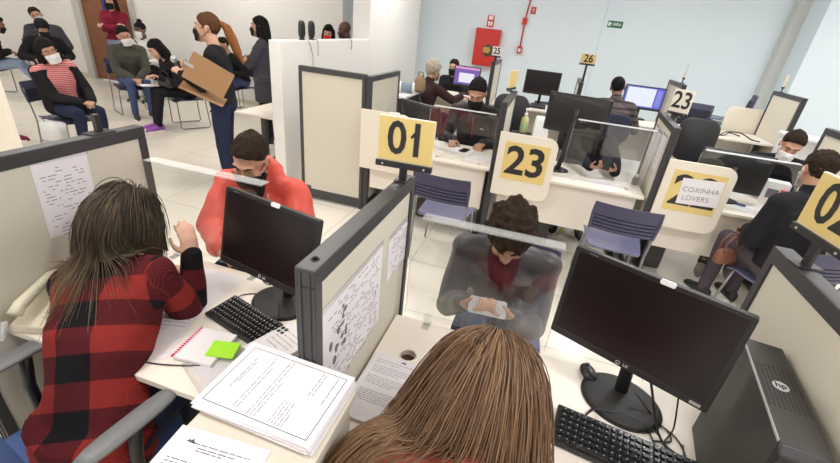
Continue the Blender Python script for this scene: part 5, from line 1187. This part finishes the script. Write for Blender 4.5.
db = thing('desk_phone', 'dark desk phone at the left end of desk 24 near the cream screen', 'telephone', (-1.50, 4.20, .741), R(12))
MB().loft([[(-.07, y, 0), (.07, y, 0), (.07, y, z), (-.07, y, z)] for y, z in ((-.09, .08), (.09, .20))]).build('phone_base', M_blkm, db, .008)
MB().bb(-.06, .06, -.07, .085, .2, .235).build('handset', M_white, db, .01)
hg = thing('garden_gnome_figure', 'small dark brown bottle with silver cap on desk 23', 'bottle', (.905, 3.99, .741)); hg.name = 'brown_bottle'
MB().lathe([(.0001, 0), (.026, 0), (.028, .006), (.028, .055), (.018, .072), (.0001, .072)], (0, 0, 0), 16).build('bottle_body', mat('amber_brown', (.10, .055, .03), .3), hg, 0, True)
MB().lathe([(.0001, .07), (.017, .07), (.017, .092), (.0001, .094)], (0, 0, 0), 16).build('cap', M_silv, hg)
# cabinet with rolled bundle behind desk 24
wc = thing('low_cabinet', 'white topped low cabinet behind the narrow screen, holding a rolled bundle', 'cabinet', (-1.90, 5.35, 0))
MB().bb(-.24, .24, -.35, .35, 0, 1.0).build('body', M_blkm, wc, .004); MB().bb(-.26, .26, -.37, .37, 1.0, 1.03).build('cabinet_top', M_white, wc, .004)
ro = thing('rolled_bundle', 'blue grey rolled bundle lying on the white topped cabinet', 'bundle', (-1.86, 5.25, 1.095), R(14))
MB().tube([(-.22, 0, 0), (-.1, .01, .0), (.1, .0, .005), (.22, 0, 0)], [.062, .064, .062, .064], 16).build('roll', mat('blue_grey_cloth', (.22, .27, .34), .85, noise=.1, scale=60), ro, 0, True)
for x_ in (.05, .215): MB().tube([(x_-.012, 0, .002), (x_+.012, 0, .002)], .0665, 18).build('white_band', M_white, ro, 0, True)
tn = thing('shoulder_bag', 'tan rounded bag between the rolled bundle and the grey haired person', 'bag', (-1.62, 5.48, 1.03), R(-20))
MB().loft([[(x*a, y*a*.6, z) for x, y in rrect(.15, .15, .05, 4)] for a, z in ((.8, 0), (1, .05), (.95, .15), (.5, .21))]).build('bag_body', mat('tan_cloth', (.28, .19, .11), .8, noise=.1), tn, 0, True)
MB().tube([(-.05, 0, .19), (-.03, 0, .25), (.03, 0, .25), (.05, 0, .19)], .007, 6).build('bag_handle', M_tan, tn, 0, True)
# brown handbag by the client in black
hb2 = thing('handbag', 'brown leather handbag beside the client in black at desk 22', 'bag', (1.55, 3.36, .42), R(20))
MB().loft([[(x*a, y*a*.35, z) for x, y in rrect(.22, .24, .06, 4)] for a, z in ((.9, 0), (1, .04), (.9, .12), (.7, .14))]).build('bag_body', M_tan, hb2, 0, True)
hb2.scale = (.8, .8, .8); hb2.location.z = .44
for e in (-.03, .03): MB().tube([(-.08, e, .12), (-.075, e, .22), (-.03, e, .29), (.03, e, .29), (.08, e, .21), (.085, e, .12)], .009, 6).build('bag_handle', M_tan, hb2, 0, True)
# right bay: shelf and boxes
sh_ = thing('white_shelf', 'white shelf unit in front of the far right partition', 'shelf', (2.93, 5.75, 0), R(-10))
MB().bb(-.30, .30, -.17, .17, 1.10, 1.13).build('shelf_board', M_white, sh_, .003); MB().bb(-.28, .28, .10, .14, 0, 1.10).build('shelf_back', M_white, sh_); MB().bb(-.28, -.25, -.15, .12, 0, 1.10).bb(.25, .28, -.15, .12, 0, 1.10).build('side_panel', M_white, sh_)
for x_, y_, z_, d_, mm, lab in ((2.03, 4.15, .741, (.16, .12, .20), M_white, 'white carton with coloured print beside the man in white mask'), (2.06, 4.05, .741, (.06, .05, .15), M_red, 'small red carton in front of the white carton at desk 22'), (3.10, 5.70, 1.13, (.12, .07, .05), M_bfab, 'small blue box on the white shelf')):
    o = thing('carton', lab, 'box', (x_, y_, z_), R(-15)); MB().bb(-d_[0]/2, d_[0]/2, -d_[1]/2, d_[1]/2, 0, d_[2]).build('carton_body', mm, o, .003)
    MB().bb(-d_[0]*.4, d_[0]*.1, -d_[1]/2-.0008, -d_[1]/2, d_[2]*.3, d_[2]*.7).build('printed_panel', M_gold if mm is M_red else M_ink, o)
cable('cable', 'black cable looping on the far white desk', [(2.25, 6.42, .905), (2.35, 6.55, .94), (2.5, 6.5, .96), (2.62, 6.42, .91), (2.7, 6.36, .905)], .008)
cable('cable', 'second black cable lying on the far white desk', [(2.15, 6.5, .905), (2.3, 6.45, .91), (2.42, 6.6, .93), (2.55, 6.6, .906)], .008)
cable('cable', 'yellow cable hanging under the 23 board desk', [(.44, 4.18, .7), (.45, 4.2, .5), (.46, 4.22, .3), (.45, 4.25, .1), (.42, 4.27, .008)], .012, M_yc)
for x_, y_, lab in ((.18, 4.10, 'black computer case on the floor below the 23 board'), (-1.0, 4.12, 'black computer case on the floor below desk 24'), (1.22, 4.1, 'black computer case on the floor below the 22 board')):
    o = thing('computer_tower', lab, 'computer', (x_, y_, 0), R(4), 'black cases under the service desks'); MB().bb(-.09, .09, -.2, .2, .015, .42).build('case', M_blkm, o, .006); MB().bb(-.088, .088, -.205, -.2, .03, .41).build('front_panel', M_case, o)
    f_ = MB()
    for a in (-.07, .07):
        for b_ in (-.16, .16): f_.cyl((a, b_, 0), (a, b_, .016), .012, 10)
    f_.build('rubber_feet', M_blkm, o)
